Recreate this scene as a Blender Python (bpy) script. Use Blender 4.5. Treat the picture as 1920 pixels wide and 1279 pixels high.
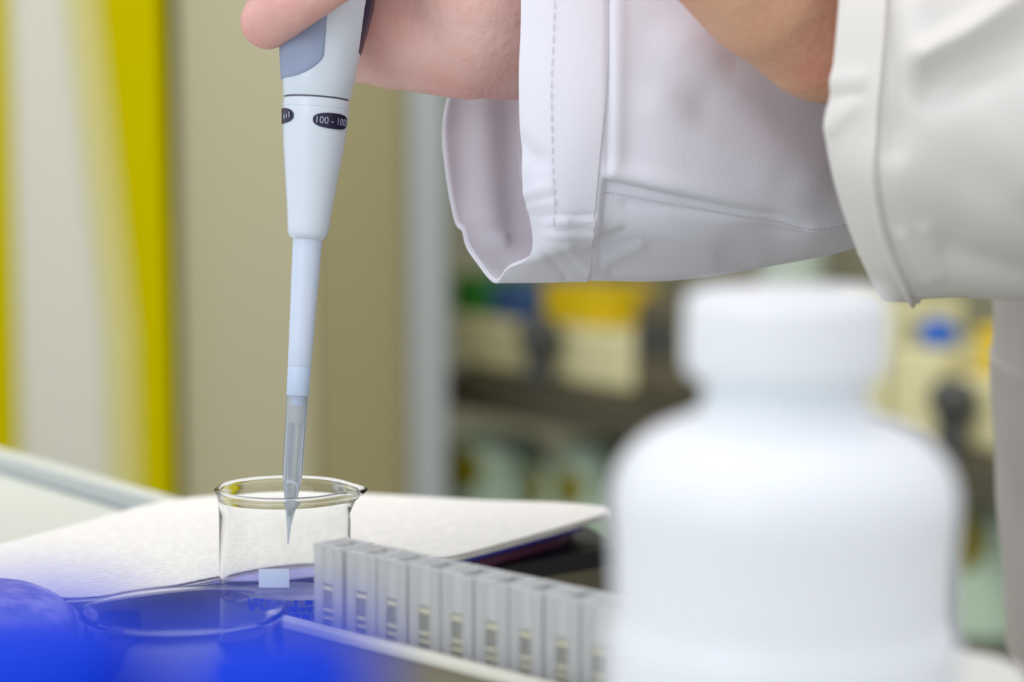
import bpy, bmesh, math, random
import numpy as np
from mathutils import Vector, Matrix, noise

random.seed(4)
for o in list(bpy.data.objects):
    bpy.data.objects.remove(o)
SC = bpy.context.scene
COL = SC.collection
R = math.radians

# ------------------------------------------------------------------ camera
BENCH_Z = 0.900                       # worktop height above the floor
H0 = 0.918
PITCH = R(6.5)
CAM = Vector((0, 0, H0 + 0.171))
cam = bpy.data.cameras.new('camera')
cam.lens = 85; cam.sensor_width = 36; cam.sensor_fit = 'HORIZONTAL'
cam.clip_start = 0.02; cam.clip_end = 60
cam.dof.use_dof = True
cam.dof.focus_distance = 0.765
cam.dof.aperture_fstop = 6.7
camo = bpy.data.objects.new('camera', cam); COL.objects.link(camo)
camo.location = CAM; camo.rotation_euler = (R(90) - PITCH, 0, 0)
SC.camera = camo
# ------------------------------------------------------------------ world, lights, exposure
w = bpy.data.worlds.new('world'); SC.world = w; w.use_nodes = True
bg = w.node_tree.nodes['Background']
bg.inputs[0].default_value = (0.93, 0.95, 1.0, 1); bg.inputs[1].default_value = 0.97

def area(name, loc, target, size, sy, energy, color):
    l = bpy.data.lights.new(name, 'AREA'); l.shape = 'RECTANGLE'; l.size = size; l.size_y = sy
    l.energy = energy; l.color = color
    o = bpy.data.objects.new(name, l); COL.objects.link(o); o.location = loc
    o.rotation_euler = (Vector(target) - Vector(loc)).to_track_quat('-Z', 'Y').to_euler()
    return o
area('overhead_light', (-0.3, 0.5, 2.7), (-0.2, 0.8, 0.9), 1.6, 1.6, 11, (1.0, 0.98, 0.95))
area('window_light', (-1.6, -1.6, 2.0), (0.1, 0.8, 1.0), 1.6, 1.3, 17, (0.88, 0.93, 1.0))
area('overhead_light', (-0.05, 1.4, 2.1), (0.15, 3.6, 0.85), 1.0, 0.8, 26, (1.0, 0.97, 0.90))  # added fill lamp above the frame, aimed to brighten the shelf unit
SC.view_settings.view_transform = 'Standard'
SC.view_settings.look = 'None'
SC.view_settings.gamma = 1.0
SC.view_settings.use_curve_mapping = False
SC.view_settings.exposure = 0.0

# ------------------------------------------------------------------ pixel helpers (1920x1279 frame)
FPX = 85 / 36 * 1920
CX, CY = 960.0, 639.5
cs, sn = math.cos(PITCH), math.sin(PITCH)
def P(px, py, d):
    """point at pixel px,py and distance d along the optical axis"""
    X = (px - CX) * d / FPX; v = (CY - py) * d / FPX
    return Vector((CAM.x + X, CAM.y + d * cs + v * sn, CAM.z - d * sn + v * cs))
def Pz(px, py, z):
    """point on the ray of a pixel where it meets height z"""
    a = P(px, py, 1.0) - CAM
    return CAM + a * ((z - CAM.z) / a.z)
def Py(px, py, Y):
    a = P(px, py, 1.0) - CAM
    return CAM + a * (Y / a.y)
def pix(arr):
    """world points -> pixels, for shaping folds on cloth"""
    q = arr - np.array(CAM)
    d = q[..., 1] * cs - q[..., 2] * sn
    v = q[..., 1] * sn + q[..., 2] * cs
    return CX + q[..., 0] / d * FPX, CY - v / d * FPX

# ------------------------------------------------------------------ materials
def mat(name, col, rough=0.5, **kw):
    m = bpy.data.materials.new(name); m.use_nodes = True
    b = m.node_tree.nodes['Principled BSDF']
    b.inputs['Base Color'].default_value = (*col, 1); b.inputs['Roughness'].default_value = rough
    for k, v in kw.items():
        b.inputs[k.replace('_', ' ')].default_value = v
    return m
def srgb(r, g, b):
    f = lambda c: (c / 255 / 12.92) if c <= 10 else ((c / 255 + 0.055) / 1.055) ** 2.4
    return (f(r), f(g), f(b))
def add_noise(m, c1, c2, scale, detail=3, bump=0.0, bscale=None, coords='Object'):
    nt = m.node_tree; b = nt.nodes['Principled BSDF']
    tc = nt.nodes.new('ShaderNodeTexCoord')
    n = nt.nodes.new('ShaderNodeTexNoise'); n.inputs['Scale'].default_value = scale; n.inputs['Detail'].default_value = detail
    nt.links.new(tc.outputs[coords], n.inputs['Vector'])
    r = nt.nodes.new('ShaderNodeValToRGB')
    r.color_ramp.elements[0].position = .35; r.color_ramp.elements[1].position = .65
    r.color_ramp.elements[0].color = (*c1, 1); r.color_ramp.elements[1].color = (*c2, 1)
    nt.links.new(n.outputs['Fac'], r.inputs['Fac']); nt.links.new(r.outputs['Color'], b.inputs['Base Color'])
    if bump:
        n2 = nt.nodes.new('ShaderNodeTexNoise'); n2.inputs['Scale'].default_value = bscale or scale * 4
        n2.inputs['Detail'].default_value = 4
        nt.links.new(tc.outputs[coords], n2.inputs['Vector'])
        bp = nt.nodes.new('ShaderNodeBump'); bp.inputs['Strength'].default_value = bump; bp.inputs['Distance'].default_value = .001
        nt.links.new(n2.outputs['Fac'], bp.inputs['Height']); nt.links.new(bp.outputs['Normal'], b.inputs['Normal'])
    return m
def cloth_mat(name, c1, c2):
    m = mat(name, c1, 0.92, Sheen_Weight=0.12)
    return add_noise(m, c1, c2, 9, 3, 0.12, 700)

M = {}
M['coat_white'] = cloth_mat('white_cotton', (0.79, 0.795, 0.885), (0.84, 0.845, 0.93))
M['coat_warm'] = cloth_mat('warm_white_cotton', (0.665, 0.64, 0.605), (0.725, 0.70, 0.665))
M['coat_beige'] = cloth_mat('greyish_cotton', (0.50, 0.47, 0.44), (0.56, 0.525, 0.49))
M['stitch'] = mat('stitch_thread', (0.60, 0.58, 0.62), 0.9)
M['skin_pink'] = mat('pink_skin', (0.72, 0.45, 0.40), 0.5, Subsurface_Weight=0.25, Subsurface_Scale=0.006)
M['skin_pink'].node_tree.nodes['Principled BSDF'].inputs['Subsurface Radius'].default_value = (1.0, .35, .2)
add_noise(M['skin_pink'], (0.78, 0.51, 0.45), (0.74, 0.37, 0.33), 34, 5, 0.5, 380)
def arm_light_tint(m):      # the near arm's darker, warmer light is multiplied into its skin colour
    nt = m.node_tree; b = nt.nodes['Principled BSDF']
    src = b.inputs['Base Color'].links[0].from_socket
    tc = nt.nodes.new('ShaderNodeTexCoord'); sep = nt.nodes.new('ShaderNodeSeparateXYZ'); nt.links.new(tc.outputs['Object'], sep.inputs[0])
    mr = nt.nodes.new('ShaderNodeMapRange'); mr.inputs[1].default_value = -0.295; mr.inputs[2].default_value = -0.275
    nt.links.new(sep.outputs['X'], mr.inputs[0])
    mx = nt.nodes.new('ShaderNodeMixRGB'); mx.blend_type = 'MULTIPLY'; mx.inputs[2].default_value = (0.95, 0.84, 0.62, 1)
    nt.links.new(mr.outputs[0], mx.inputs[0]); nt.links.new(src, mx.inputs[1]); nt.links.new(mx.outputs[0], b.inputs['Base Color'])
arm_light_tint(M['skin_pink'])
M['plastic_white'] = mat('pale_pipette_plastic', srgb(214, 224, 234), 0.32, Coat_Weight=.2)
M['plastic_shaft'] = mat('pipette_shaft_plastic', srgb(206, 218, 236), 0.35)
M['grip'] = mat('blue_grey_rubber', srgb(146, 160, 188), 0.5)
M['seam'] = mat('dark_seam', srgb(95, 85, 95), 0.5)
M['dark_oval'] = mat('dark_blue_label', srgb(26, 22, 52), 0.35)
M['print'] = mat('pale_print', srgb(170, 178, 200), 0.5)
M['navy'] = mat('navy_plastic', srgb(28, 26, 62), 0.3)
M['frost_collar'] = mat('bluish_collar', srgb(192, 208, 232), 0.4)
M['tip'] = mat('clear_tip_plastic', (0.84, 0.89, 0.97), 0.18, IOR=1.08, Transmission_Weight=0.80)
M['liquid'] = mat('pale_liquid', (0.96, 0.96, 0.93), 0.03, IOR=1.33, Transmission_Weight=1.0)
M['glass'] = mat('clear_glass', (0.985, 0.995, 0.99), 0.0, IOR=1.33, Transmission_Weight=1.0)
M['dish_glass'] = mat('thin_clear_glass', (0.97, 0.98, 0.98), 0.02, IOR=1.14, Transmission_Weight=1.0)
M['enamel'] = mat('white_enamel', srgb(205, 218, 235), 0.5)
M['enamel_blue'] = mat('blue_enamel', srgb(20, 40, 165), 0.5)
M['frost'] = mat('frosted_cuvette', (0.78, 0.79, 0.79), 0.5, IOR=1.05, Transmission_Weight=0.5)
M['window'] = mat('clear_cuvette_window', (0.84, 0.84, 0.80), 0.12, IOR=1.03, Transmission_Weight=0.84)
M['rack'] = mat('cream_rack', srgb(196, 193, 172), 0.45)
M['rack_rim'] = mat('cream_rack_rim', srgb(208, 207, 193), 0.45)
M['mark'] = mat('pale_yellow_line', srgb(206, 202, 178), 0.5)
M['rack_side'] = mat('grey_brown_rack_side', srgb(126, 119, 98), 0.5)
M['hdpe'] = mat('white_hdpe', (0.775, 0.80, 0.835), 0.38, Subsurface_Weight=0.15, Subsurface_Scale=0.01)
M['jar'] = mat('warm_white_jar', (0.72, 0.70, 0.66), 0.45)
M['cap_blue'] = mat('blue_cap', (0.0, 0.042, 0.66), 0.6, Specular_IOR_Level=0.15)
M['tube'] = mat('tube_plastic', (0.75, 0.8, 0.9), 0.25, Transmission_Weight=0.7, IOR=1.3)
M['bench'] = mat('bench_laminate', srgb(196, 199, 190), 0.45)
M['bench_strip'] = mat('grey_strip', srgb(150, 160, 162), 0.45)
M['bench_body'] = mat('bench_carcass', srgb(160, 158, 140), 0.6)
M['folder_blue'] = mat('blue_folder', srgb(24, 40, 165), 0.4)
M['folder_red'] = mat('maroon_folder', srgb(76, 18, 60), 0.45)
M['folder_black'] = mat('black_folder', srgb(16, 14, 18), 0.5)

def paper_mat():
    m = mat('printed_paper', (0.86, 0.85, 0.80), 0.8)
    nt = m.node_tree; b = nt.nodes['Principled BSDF']
    tc = nt.nodes.new('ShaderNodeTexCoord')
    sep = nt.nodes.new('ShaderNodeSeparateXYZ'); nt.links.new(tc.outputs['UV'], sep.inputs[0])
    # lines of text: stripes along v, broken into words by stretched noise
    mul = nt.nodes.new('ShaderNodeMath'); mul.operation = 'MULTIPLY'; mul.inputs[1].default_value = 34
    nt.links.new(sep.outputs['Y'], mul.inputs[0])
    fr = nt.nodes.new('ShaderNodeMath'); fr.operation = 'FRACT'; nt.links.new(mul.outputs[0], fr.inputs[0])
    lt = nt.nodes.new('ShaderNodeMath'); lt.operation = 'LESS_THAN'; lt.inputs[1].default_value = 0.36
    nt.links.new(fr.outputs[0], lt.inputs[0])
    mp = nt.nodes.new('ShaderNodeMapping'); mp.inputs['Scale'].default_value = (60, 34, 1)
    nt.links.new(tc.outputs['UV'], mp.inputs[0])
    wn = nt.nodes.new('ShaderNodeTexNoise'); wn.inputs['Scale'].default_value = 1.0; wn.inputs['Detail'].default_value = 1
    nt.links.new(mp.outputs[0], wn.inputs['Vector'])
    gt = nt.nodes.new('ShaderNodeMath'); gt.operation = 'GREATER_THAN'; gt.inputs[1].default_value = 0.47
    nt.links.new(wn.outputs['Fac'], gt.inputs[0])
    mm = nt.nodes.new('ShaderNodeMath'); mm.operation = 'MULTIPLY'
    nt.links.new(lt.outputs[0], mm.inputs[0]); nt.links.new(gt.outputs[0], mm.inputs[1])
    m2 = nt.nodes.new('ShaderNodeMath'); m2.operation = 'MULTIPLY'; m2.inputs[1].default_value = 0.22
    nt.links.new(mm.outputs[0], m2.inputs[0])
    mix = nt.nodes.new('ShaderNodeMixRGB'); mix.inputs[1].default_value = (0.82, 0.80, 0.755, 1); mix.inputs[2].default_value = (0.25, 0.25, 0.27, 1)
    nt.links.new(m2.outputs[0], mix.inputs[0]); nt.links.new(mix.outputs[0], b.inputs['Base Color'])
    return m
M['paper'] = paper_mat()
M['paper_edge'] = mat('paper_block', (0.42, 0.40, 0.62), 0.8)
def stripe(m, c1, c2, scale):
    nt = m.node_tree; b = nt.nodes['Principled BSDF']; tc = nt.nodes.new('ShaderNodeTexCoord')
    wv = nt.nodes.new('ShaderNodeTexWave'); wv.bands_direction = 'Z'; wv.inputs['Scale'].default_value = scale; wv.inputs['Distortion'].default_value = 3; wv.inputs['Detail Scale'].default_value = 6
    rp = nt.nodes.new('ShaderNodeValToRGB'); rp.color_ramp.elements[0].color = (*c1, 1); rp.color_ramp.elements[1].color = (*c2, 1)
    nt.links.new(tc.outputs['Object'], wv.inputs['Vector']); nt.links.new(wv.outputs['Fac'], rp.inputs[0]); nt.links.new(rp.outputs[0], b.inputs['Base Color'])
stripe(M['paper_edge'], (0.20, 0.18, 0.42), (0.50, 0.48, 0.72), 26)

# ------------------------------------------------------------------ object helpers
def link(o):
    COL.objects.link(o); return o
def thing(name, label, cat, loc=(0, 0, 0), rz=0, group=None):
    o = link(bpy.data.objects.new(name, None)); o.location = loc; o.rotation_euler = (0, 0, rz)
    o.empty_display_size = 0.02
    o['label'] = label; o['category'] = cat
    if group: o['group'] = group
    return o
def tag(o, label, cat, group=None):
    o['label'] = label; o['category'] = cat
    if group: o['group'] = group
    return o
def mk(name, verts, faces, m, parent=None, origin=None, smooth=True, auto=None):
    """origin: world point the verts are given relative to being moved to (0 = verts are already local)"""
    me = bpy.data.meshes.new(name)
    if origin is not None:
        ov = Vector(origin); verts = [Vector(v) - ov for v in verts]
    me.from_pydata([tuple(v) for v in verts], [], [tuple(f) for f in faces]); me.update()
    if m: me.materials.append(m)
    o = link(bpy.data.objects.new(name, me))
    if smooth:
        me.shade_smooth()
        if auto: me.set_sharp_from_angle(angle=R(auto))
    if parent: o.parent = parent
    return o
def solid(o, t, off=-1):
    s = o.modifiers.new('thickness', 'SOLIDIFY'); s.thickness = t; s.offset = off; s.use_rim = True
    return o
def subsurf(o, n=2):
    s = o.modifiers.new('sub', 'SUBSURF'); s.levels = n; s.render_levels = n
    return o
class MB:
    def __init__(s): s.v = []; s.f = []
    def add(s, v, f):
        k = len(s.v); s.v += [Vector(a) for a in v]; s.f += [tuple(i + k for i in q) for q in f]; return s
    def box(s, c, size, rot=None):
        hx, hy, hz = size[0] / 2, size[1] / 2, size[2] / 2
        vs = [Vector((x, y, z)) for z in (-hz, hz) for x, y in ((-hx, -hy), (hx, -hy), (hx, hy), (-hx, hy))]
        if rot: vs = [rot @ v for v in vs]
        return s.add([v + Vector(c) for v in vs], [(0, 3, 2, 1), (4, 5, 6, 7), (0, 1, 5, 4), (1, 2, 6, 5), (2, 3, 7, 6), (3, 0, 4, 7)])
    def lathe(s, prof, n=48, frame=None, closed=False, fn=None):
        """prof list of (r,z); frame 4x4"""
        vs = []
        for r, z in prof:
            for k in range(n):
                a = 2 * math.pi * k / n
                p = Vector((r * math.cos(a), r * math.sin(a), z))
                if fn: p = fn(p, a, r, z)
                vs.append(frame @ p if frame else p)
        fs = []
        L = len(prof)
        for i in range(L if closed else L - 1):
            j = (i + 1) % L
            for k in range(n):
                fs.append((i * n + k, i * n + (k + 1) % n, j * n + (k + 1) % n, j * n + k))
        base = len(s.v); s.add(vs, fs)
        if not closed:
            if prof[0][0] > 1e-6: s.f.append(tuple(base + k for k in range(n))[::-1])
            if prof[-1][0] > 1e-6: s.f.append(tuple(base + (L - 1) * n + k for k in range(n)))
        return s
    def obj(s, name, m, parent=None, origin=None, smooth=False, auto=None, bevel=0):
        o = mk(name, s.v, s.f, m, parent, origin, smooth, auto)
        bm = bmesh.new(); bm.from_mesh(o.data)
        bmesh.ops.remove_doubles(bm, verts=bm.verts, dist=1e-6)
        bmesh.ops.recalc_face_normals(bm, faces=bm.faces); bm.to_mesh(o.data); bm.free()
        if smooth and auto: o.data.set_sharp_from_angle(angle=R(auto))
        if bevel:
            b = o.modifiers.new('bevel', 'BEVEL'); b.width = bevel; b.segments = 3; b.limit_method = 'ANGLE'; b.angle_limit = R(40)
        return o
def smooth_prof(pts, sub=6):
    """Catmull-Rom through profile points"""
    out = []
    for i in range(len(pts) - 1):
        p0 = pts[max(i - 1, 0)]; p1 = pts[i]; p2 = pts[i + 1]; p3 = pts[min(i + 2, len(pts) - 1)]
        for k in range(sub):
            t = k / sub
            out.append(tuple(0.5 * ((2 * p1[j]) + (-p0[j] + p2[j]) * t + (2 * p0[j] - 5 * p1[j] + 4 * p2[j] - p3[j]) * t * t +
                                    (-p0[j] + 3 * p1[j] - 3 * p2[j] + p3[j]) * t ** 3) for j in range(len(p1))))
    out.append(tuple(pts[-1]))
    return out

# directions of the bench run (towards the camera, to the right) and across it
U = Vector((0.61, -0.792, 0)).normalized(); N = Vector((0.792, 0.61, 0)).normalized()
UANG = math.atan2(U.y, U.x)

# ================================================================== SETTING
def struct(o): o['kind'] = 'structure'; return o
fl_m = add_noise(mat('dark_olive_floor', srgb(104, 98, 78), 0.5), srgb(98, 92, 72), srgb(112, 105, 84), 3)
struct(MB().box((0, 3, -0.02), (9, 10, 0.04)).obj('floor', fl_m))
struct(MB().box((0, 5.25, 1.5), (9, 0.1, 3.0)).obj('wall_back', mat('wall_paint', srgb(150, 148, 120), 0.8)))

# ================================================================== BENCH
EDGE_T = (Pz(290, 965, BENCH_Z)).dot(N)          # inner line of the raised edge
bc = N * (EDGE_T - 0.40) + U * (-0.1)
brot = Matrix.Rotation(UANG, 3, 'Z')
bench = thing('lab_bench', 'pale laminate lab bench with grey edge strip, carrying rack, beaker and papers', 'lab bench', (bc.x, bc.y, 0))
def bbox(name, t0, t1, s0, s1, z0, z1, m, bev=0.002):
    c = N * ((t0 + t1) / 2) + U * ((s0 + s1) / 2)
    return MB().box((c.x, c.y, (z0 + z1) / 2), (s1 - s0, t1 - t0, z1 - z0), brot).obj(name, m, bench, bench.location, bevel=bev)
bbox('worktop', EDGE_T - 0.85, EDGE_T + 0.018, -1.35, 0.9, BENCH_Z - 0.035, BENCH_Z, M['bench'])
bbox('edge_strip', EDGE_T - 0.006, EDGE_T + 0.008, -1.35, 0.9, BENCH_Z, BENCH_Z + 0.003, M['bench_strip'], 0.001)
bbox('raised_lip', EDGE_T + 0.008, EDGE_T + 0.018, -1.35, 0.9, BENCH_Z, BENCH_Z + 0.004, M['bench'], 0.0015)
bbox('carcass', EDGE_T - 0.80, EDGE_T - 0.05, -1.30, 0.85, 0.0, BENCH_Z - 0.035, M['bench_body'])

# ================================================================== PIPETTE
AX0 = P(540, 1022, 0.762); AX1 = P(601, 68, 0.762)
axd = (AX1 - AX0).normalized()
toward = (CAM - P(570, 600, 0.76)); toward = (toward - axd * toward.dot(axd)).normalized()   # front of the pipette
side = axd.cross(toward).normalized()
if side.x < 0: side = -side
FR = Matrix((( side.x, -toward.x, axd.x, AX0.x), (side.y, -toward.y, axd.y, AX0.y), (side.z, -toward.z, axd.z, AX0.z), (0, 0, 0, 1)))
S = 0.762 / FPX
def prof_px(rows):      # rows (y pixel, radius pixel) -> (r, z)
    return [(r * S, (1022 - y) * S * 1.002) for y, r in rows]
pip = thing('pipette', 'pale handheld pipette with grey grip pad, its tip inside the glass beaker', 'pipette', AX0)
def plathe(name, rows, m, n=64, smooth=True, auto=35, parent=pip, fn=None, closed=False):
    return MB().lathe(prof_px(rows), n, FR, closed, fn).obj(name, m, parent, AX0, True, auto)
# tip: hollow
plathe('pipette_tip', [(1022, 1.6), (1010, 2.6), (990, 4.6), (965, 8.2), (930, 12.8), (900, 18), (886, 19.2), (800, 20), (741, 20.6), (741, 17.6),
                       (800, 16.8), (886, 15.8), (902, 14.4), (930, 10), (965, 5.8), (990, 2.9), (1010, 1.5), (1022, 0.9)], M['tip'], closed=True)
tl = plathe('tip_liquid', [(1015, 0.5), (990, 2.6), (965, 5.5), (930, 9.6), (902, 14), (886, 15.4), (800, 16.3), (793, 16.4), (792, 0)], M['liquid'])
plathe('tip_collar', [(742, 0), (742, 20.5), (740, 21.2), (690, 21.8), (688, 21), (688, 0)], M['frost_collar'])
plathe('shaft', [(760, 0), (760, 12), (700, 13.5), (690, 20), (684, 22.2), (640, 23), (560, 25), (470, 27.3), (440, 28.2), (440, 0)], M['plastic_shaft'])
lower = plathe('lower_body', [(452, 0), (450, 26), (448, 31), (443, 35.5), (436, 38), (420, 39.8), (400, 41.5), (330, 50), (270, 57.5), (230, 61), (214, 62.2),
                              (206, 62.4), (205.3, 61.6), (203.6, 61.6), (203, 62.4), (191, 62.6), (188, 61.5), (186, 58), (186, 0)], M['plastic_white'])
plathe('seam_ring', [(190, 0), (190, 58.5), (181, 58.5), (181, 0)], M['seam'])
# handle: asymmetric, bulging to the right (towards the palm)
def hfn(p, a, r, z):
    y = 1022 - z / (S * 1.002)
    k = max(0.0, (183 - y) / 183.0)
    if y < 0: k = 1.0
    c = math.cos(a)
    # widen to the right, hold the left edge vertical in the picture
    p.x += S * (k ** 0.85) * (17 * (0.5 + 0.5 * c) + (-12 if False else 0)) - S * k * 11 * (0.5 - 0.5 * c)
    return p
handle = plathe('handle', [(184, 0), (184, 62), (182, 63.2), (150, 65), (100, 68), (50, 70), (0, 71), (-100, 70), (-250, 70), (-420, 74), (-520, 72), (-540, 60), (-540, 0)], M['plastic_white'], fn=hfn)
plathe('plunger_button', [(-538, 0), (-538, 22), (-640, 22), (-642, 38), (-664, 38), (-668, 32), (-668, 0)], M['grip'], fn=lambda p, a, r, z: p)
def on_body(xa, y, r, lift):
    """point on the pipette surface at angle xa (0 = front, + = right)"""
    z = (1022 - y) * S * 1.002
    return FR @ Vector((r * S * math.sin(xa) + lift * math.sin(xa), -(r * S * math.cos(xa) + lift * math.cos(xa)), z))
def lower_r(y):
    if y <= 214: return 62.2
    if y <= 230: return 62.2 - (y - 214) / 16 * 1.2
    return 61 - (y - 230) / 40 * 3.5
def oval(cang, hang, cy, hh, tilt=0):
    vs = []; fs = []; nr, nk = 8, 48
    for i in range(nr + 1):
        for k in range(nk):
            a = 2 * math.pi * k / nk
            q = i / nr
            sx = math.copysign(abs(math.cos(a)) ** 0.8, math.cos(a)); sy = math.copysign(abs(math.sin(a)) ** 0.8, math.sin(a))
            y = cy + hh * q * sy
            vs.append(on_body(cang + hang * q * sx, y, lower_r(y), 0.00025))
    for i in range(nr):
        for k in range(nk):
            fs.append((i * nk + k, (i + 1) * nk + k, (i + 1) * nk + (k + 1) % nk, i * nk + (k + 1) % nk))
    return vs, fs
def body_text(s, a0, a1, cy, hh, parent):
    cu = bpy.data.curves.new('t', 'FONT'); cu.body = s; cu.align_x = 'CENTER'; cu.align_y = 'CENTER'; cu.size = 1; cu.resolution_u = 3
    to = bpy.data.objects.new('t', cu); COL.objects.link(to)
    dg = bpy.context.evaluated_depsgraph_get(); me = bpy.data.meshes.new_from_object(to.evaluated_get(dg))
    bpy.data.objects.remove(to)
    xs = [v.co.x for v in me.vertices]; ys = [v.co.y for v in me.vertices]
    x0, x1, y0, y1 = min(xs), max(xs), min(ys), max(ys)
    vs = []
    for v in me.vertices:
        a = a0 + (v.co.x - x0) / (x1 - x0) * (a1 - a0)
        y = cy + hh - (v.co.y - y0) / (y1 - y0) * 2 * hh
        vs.append(on_body(a, y, lower_r(y), 0.0005))
    o = mk('lettering', vs, [tuple(p.vertices) for p in me.polygons], M['print'], parent, AX0, False)
    return o
v, f = oval(R(35), R(39), 229, 14.5)
ov1 = mk('range_label', v, f, M['dark_oval'], pip, AX0)
body_text('100 - 1000', R(2), R(70), 229, 6.5, ov1)
v, f = oval(R(-80), R(40), 223, 14.5)
ov2 = mk('range_label', v, f, M['dark_oval'], pip, AX0)
body_text('µl', R(-66), R(-48), 223, 6.5, ov2)
# grey grip pad: patch over the handle surface following its shape
def handle_pt(ang, y, lift):
    rows = [(184, 62), (182, 63.2), (150, 65), (100, 68), (50, 70), (0, 71), (-100, 70), (-250, 70), (-420, 74)]
    r = np.interp(-y, [-a for a, b in rows], [b for a, b in rows])
    a = ang - math.pi / 2     # lathe angle (front is -90deg)
    p = Vector((r * S * math.cos(a), r * S * math.sin(a), (1022 - y) * S * 1.002))
    p = hfn(p, a, r, p.z)
    d = Vector((math.cos(a), math.sin(a), 0))
    return FR @ (p + d * lift)
vs = []; fs = []
na, ny = 48, 60
for j in range(ny + 1):
    q = j / ny
    for i in range(na + 1):
        s = i / na * 2 - 1                     # -1 left/back .. +1 right edge
        tt = max(0.0, (s - 0.30) / 0.70); yb = 160 - 7 * max(0, s + .2) - 50 * (1 - math.sqrt(max(0.0, 1 - tt * tt)))
        ang = R(-75 + 80 * s + 14 * q * (s > 0) * s * 0.2)
        y = -260 + (yb + 260) * q
        lift = 0.0004 if (0 < i < na and 0 < j < ny) else -0.0006
        vs.append(handle_pt(ang, y, lift))
for j in range(ny):
    for i in range(na):
        a = j * (na + 1) + i
        fs.append((a, a + 1, a + na + 2, a + na + 1))
mk('grip_pad', vs, fs, M['grip'], pip, AX0)
# dark trigger strip on the palm side
vs = []; fs = []
for j in range(21):
    y = 100 - 300 * j / 20
    wd = min(1.0, (100 - y) / 90)
    for a, l in ((60, -0.0004), (72, 0.0009 * wd), (90, 0.0014 * wd + .0002), (108, 0.0009 * wd), (120, -0.0004)):
        vs.append(handle_pt(R(a), y, l))
for j in range(20):
    for i in range(4):
        a = j * 5 + i; fs.append((a, a + 1, a + 6, a + 5))
mk('ejector_lever', vs, fs, M['navy'], pip, AX0)

# ================================================================== BEAKER
bk_c = P(533, 912, 0.762); bk_c.z = BENCH_Z
RB = 0.0207; HB = bk_c.z; HB = (P(533, 912, 0.762).z - BENCH_Z)
beaker = thing('beaker', 'small clear glass beaker with pouring spout, part filled, under the pipette tip', 'beaker', bk_c)
def spout(p, a, r, z):
    top = max(0.0, (z - (HB - 0.010)) / 0.010)
    d = abs(((a - R(-4) + math.pi) % (2 * math.pi)) - math.pi)
    g = math.exp(-(d / R(17)) ** 2)
    k = 1 + 0.23 * g * top ** 1.8 
    p.x *= k; p.y *= k; p.z -= 0.0004 * g * top
    return p
g = 0.0011
outer = [(0.0001, 0), (RB - .004, 0), (RB - .0015, 0.0006), (RB - .0002, .0025), (RB, .006), (RB, .03), (RB, HB - .008), (RB + .0002, HB - .004)] + [(RB + .0003 + .0010 * math.cos(q), HB - .0010 + .0010 * math.sin(q)) for q in [R(a) for a in range(-45, 226, 18)]] + [(RB - g, HB - .004), (RB - g, .03), (RB - g, .007), (RB - .0025, .0035), (RB - .006, .0022), (0.0001, .0020)]
bo = MB().lathe(outer, 96, Matrix.Translation(bk_c), False, spout).obj('beaker_wall', M['glass'], beaker, bk_c, True, 60)
LQ = Pz(533, 1118, 0).z if False else None
lz = 0.0
# liquid level where the surface shows
for i in range(200):
    z = BENCH_Z + i * 0.0003
    q = Vector((bk_c.x, bk_c.y, z)); _, yy = pix(np.array(q))
    if yy < 1121: lz = z - BENCH_Z; break
MB().lathe([(0.0001, .0019), (RB - .006, .0021), (RB - .0025, .0034), (RB - g + .00005, .007), (RB - g + .00005, lz + .0008), (RB - g - .001, lz), (0.0001, lz)],
           96, Matrix.Translation(bk_c)).obj('beaker_liquid', M['liquid'], beaker, bk_c, True, 60)
# white marking spot and blue print on the wall, facing the camera
def wall_patch(px0, px1, py0, py1, m, name, nx=8):
    vs = []; fs = []
    r = RB + 0.00012
    for j in (0, 1):
        for i in range(nx + 1):
            px = px0 + (px1 - px0) * i / nx
            s = (px - 533) * S / RB; a = math.asin(max(-.98, min(.98, s)))
            y = (py0, py1)[j]
            d = 0.762 - RB * math.cos(a)
            z = P(px, y, d).z
            vs.append(Vector((bk_c.x + r * math.sin(a), bk_c.y - r * math.cos(a), z)))
    for i in range(nx): fs.append((i, i + 1, nx + 2 + i, nx + 1 + i))
    return vs, fs
v, f = wall_patch(496, 552, 1070, 1106, None, '')
mk('marking_spot', v, f, M['enamel'], beaker, bk_c)
vs = []; fs = []
rnd = random.Random(3)
for row, (y0, y1) in enumerate(((1128, 1140), (1142, 1153), (1155, 1168))):
    x = 478
    while x < 640:
        wd = rnd.choice((5, 7, 9, 12, 16))
        if rnd.random() < .72:
            v, f = wall_patch(x, x + wd, y0 + rnd.random() * 3, y1, None, '', 3)
            k = len(vs); vs += v; fs += [tuple(i + k for i in q) for q in f]
        x += wd + rnd.choice((2, 3, 4))
mk('blue_print', vs, fs, M['enamel_blue'], beaker, bk_c)

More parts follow.
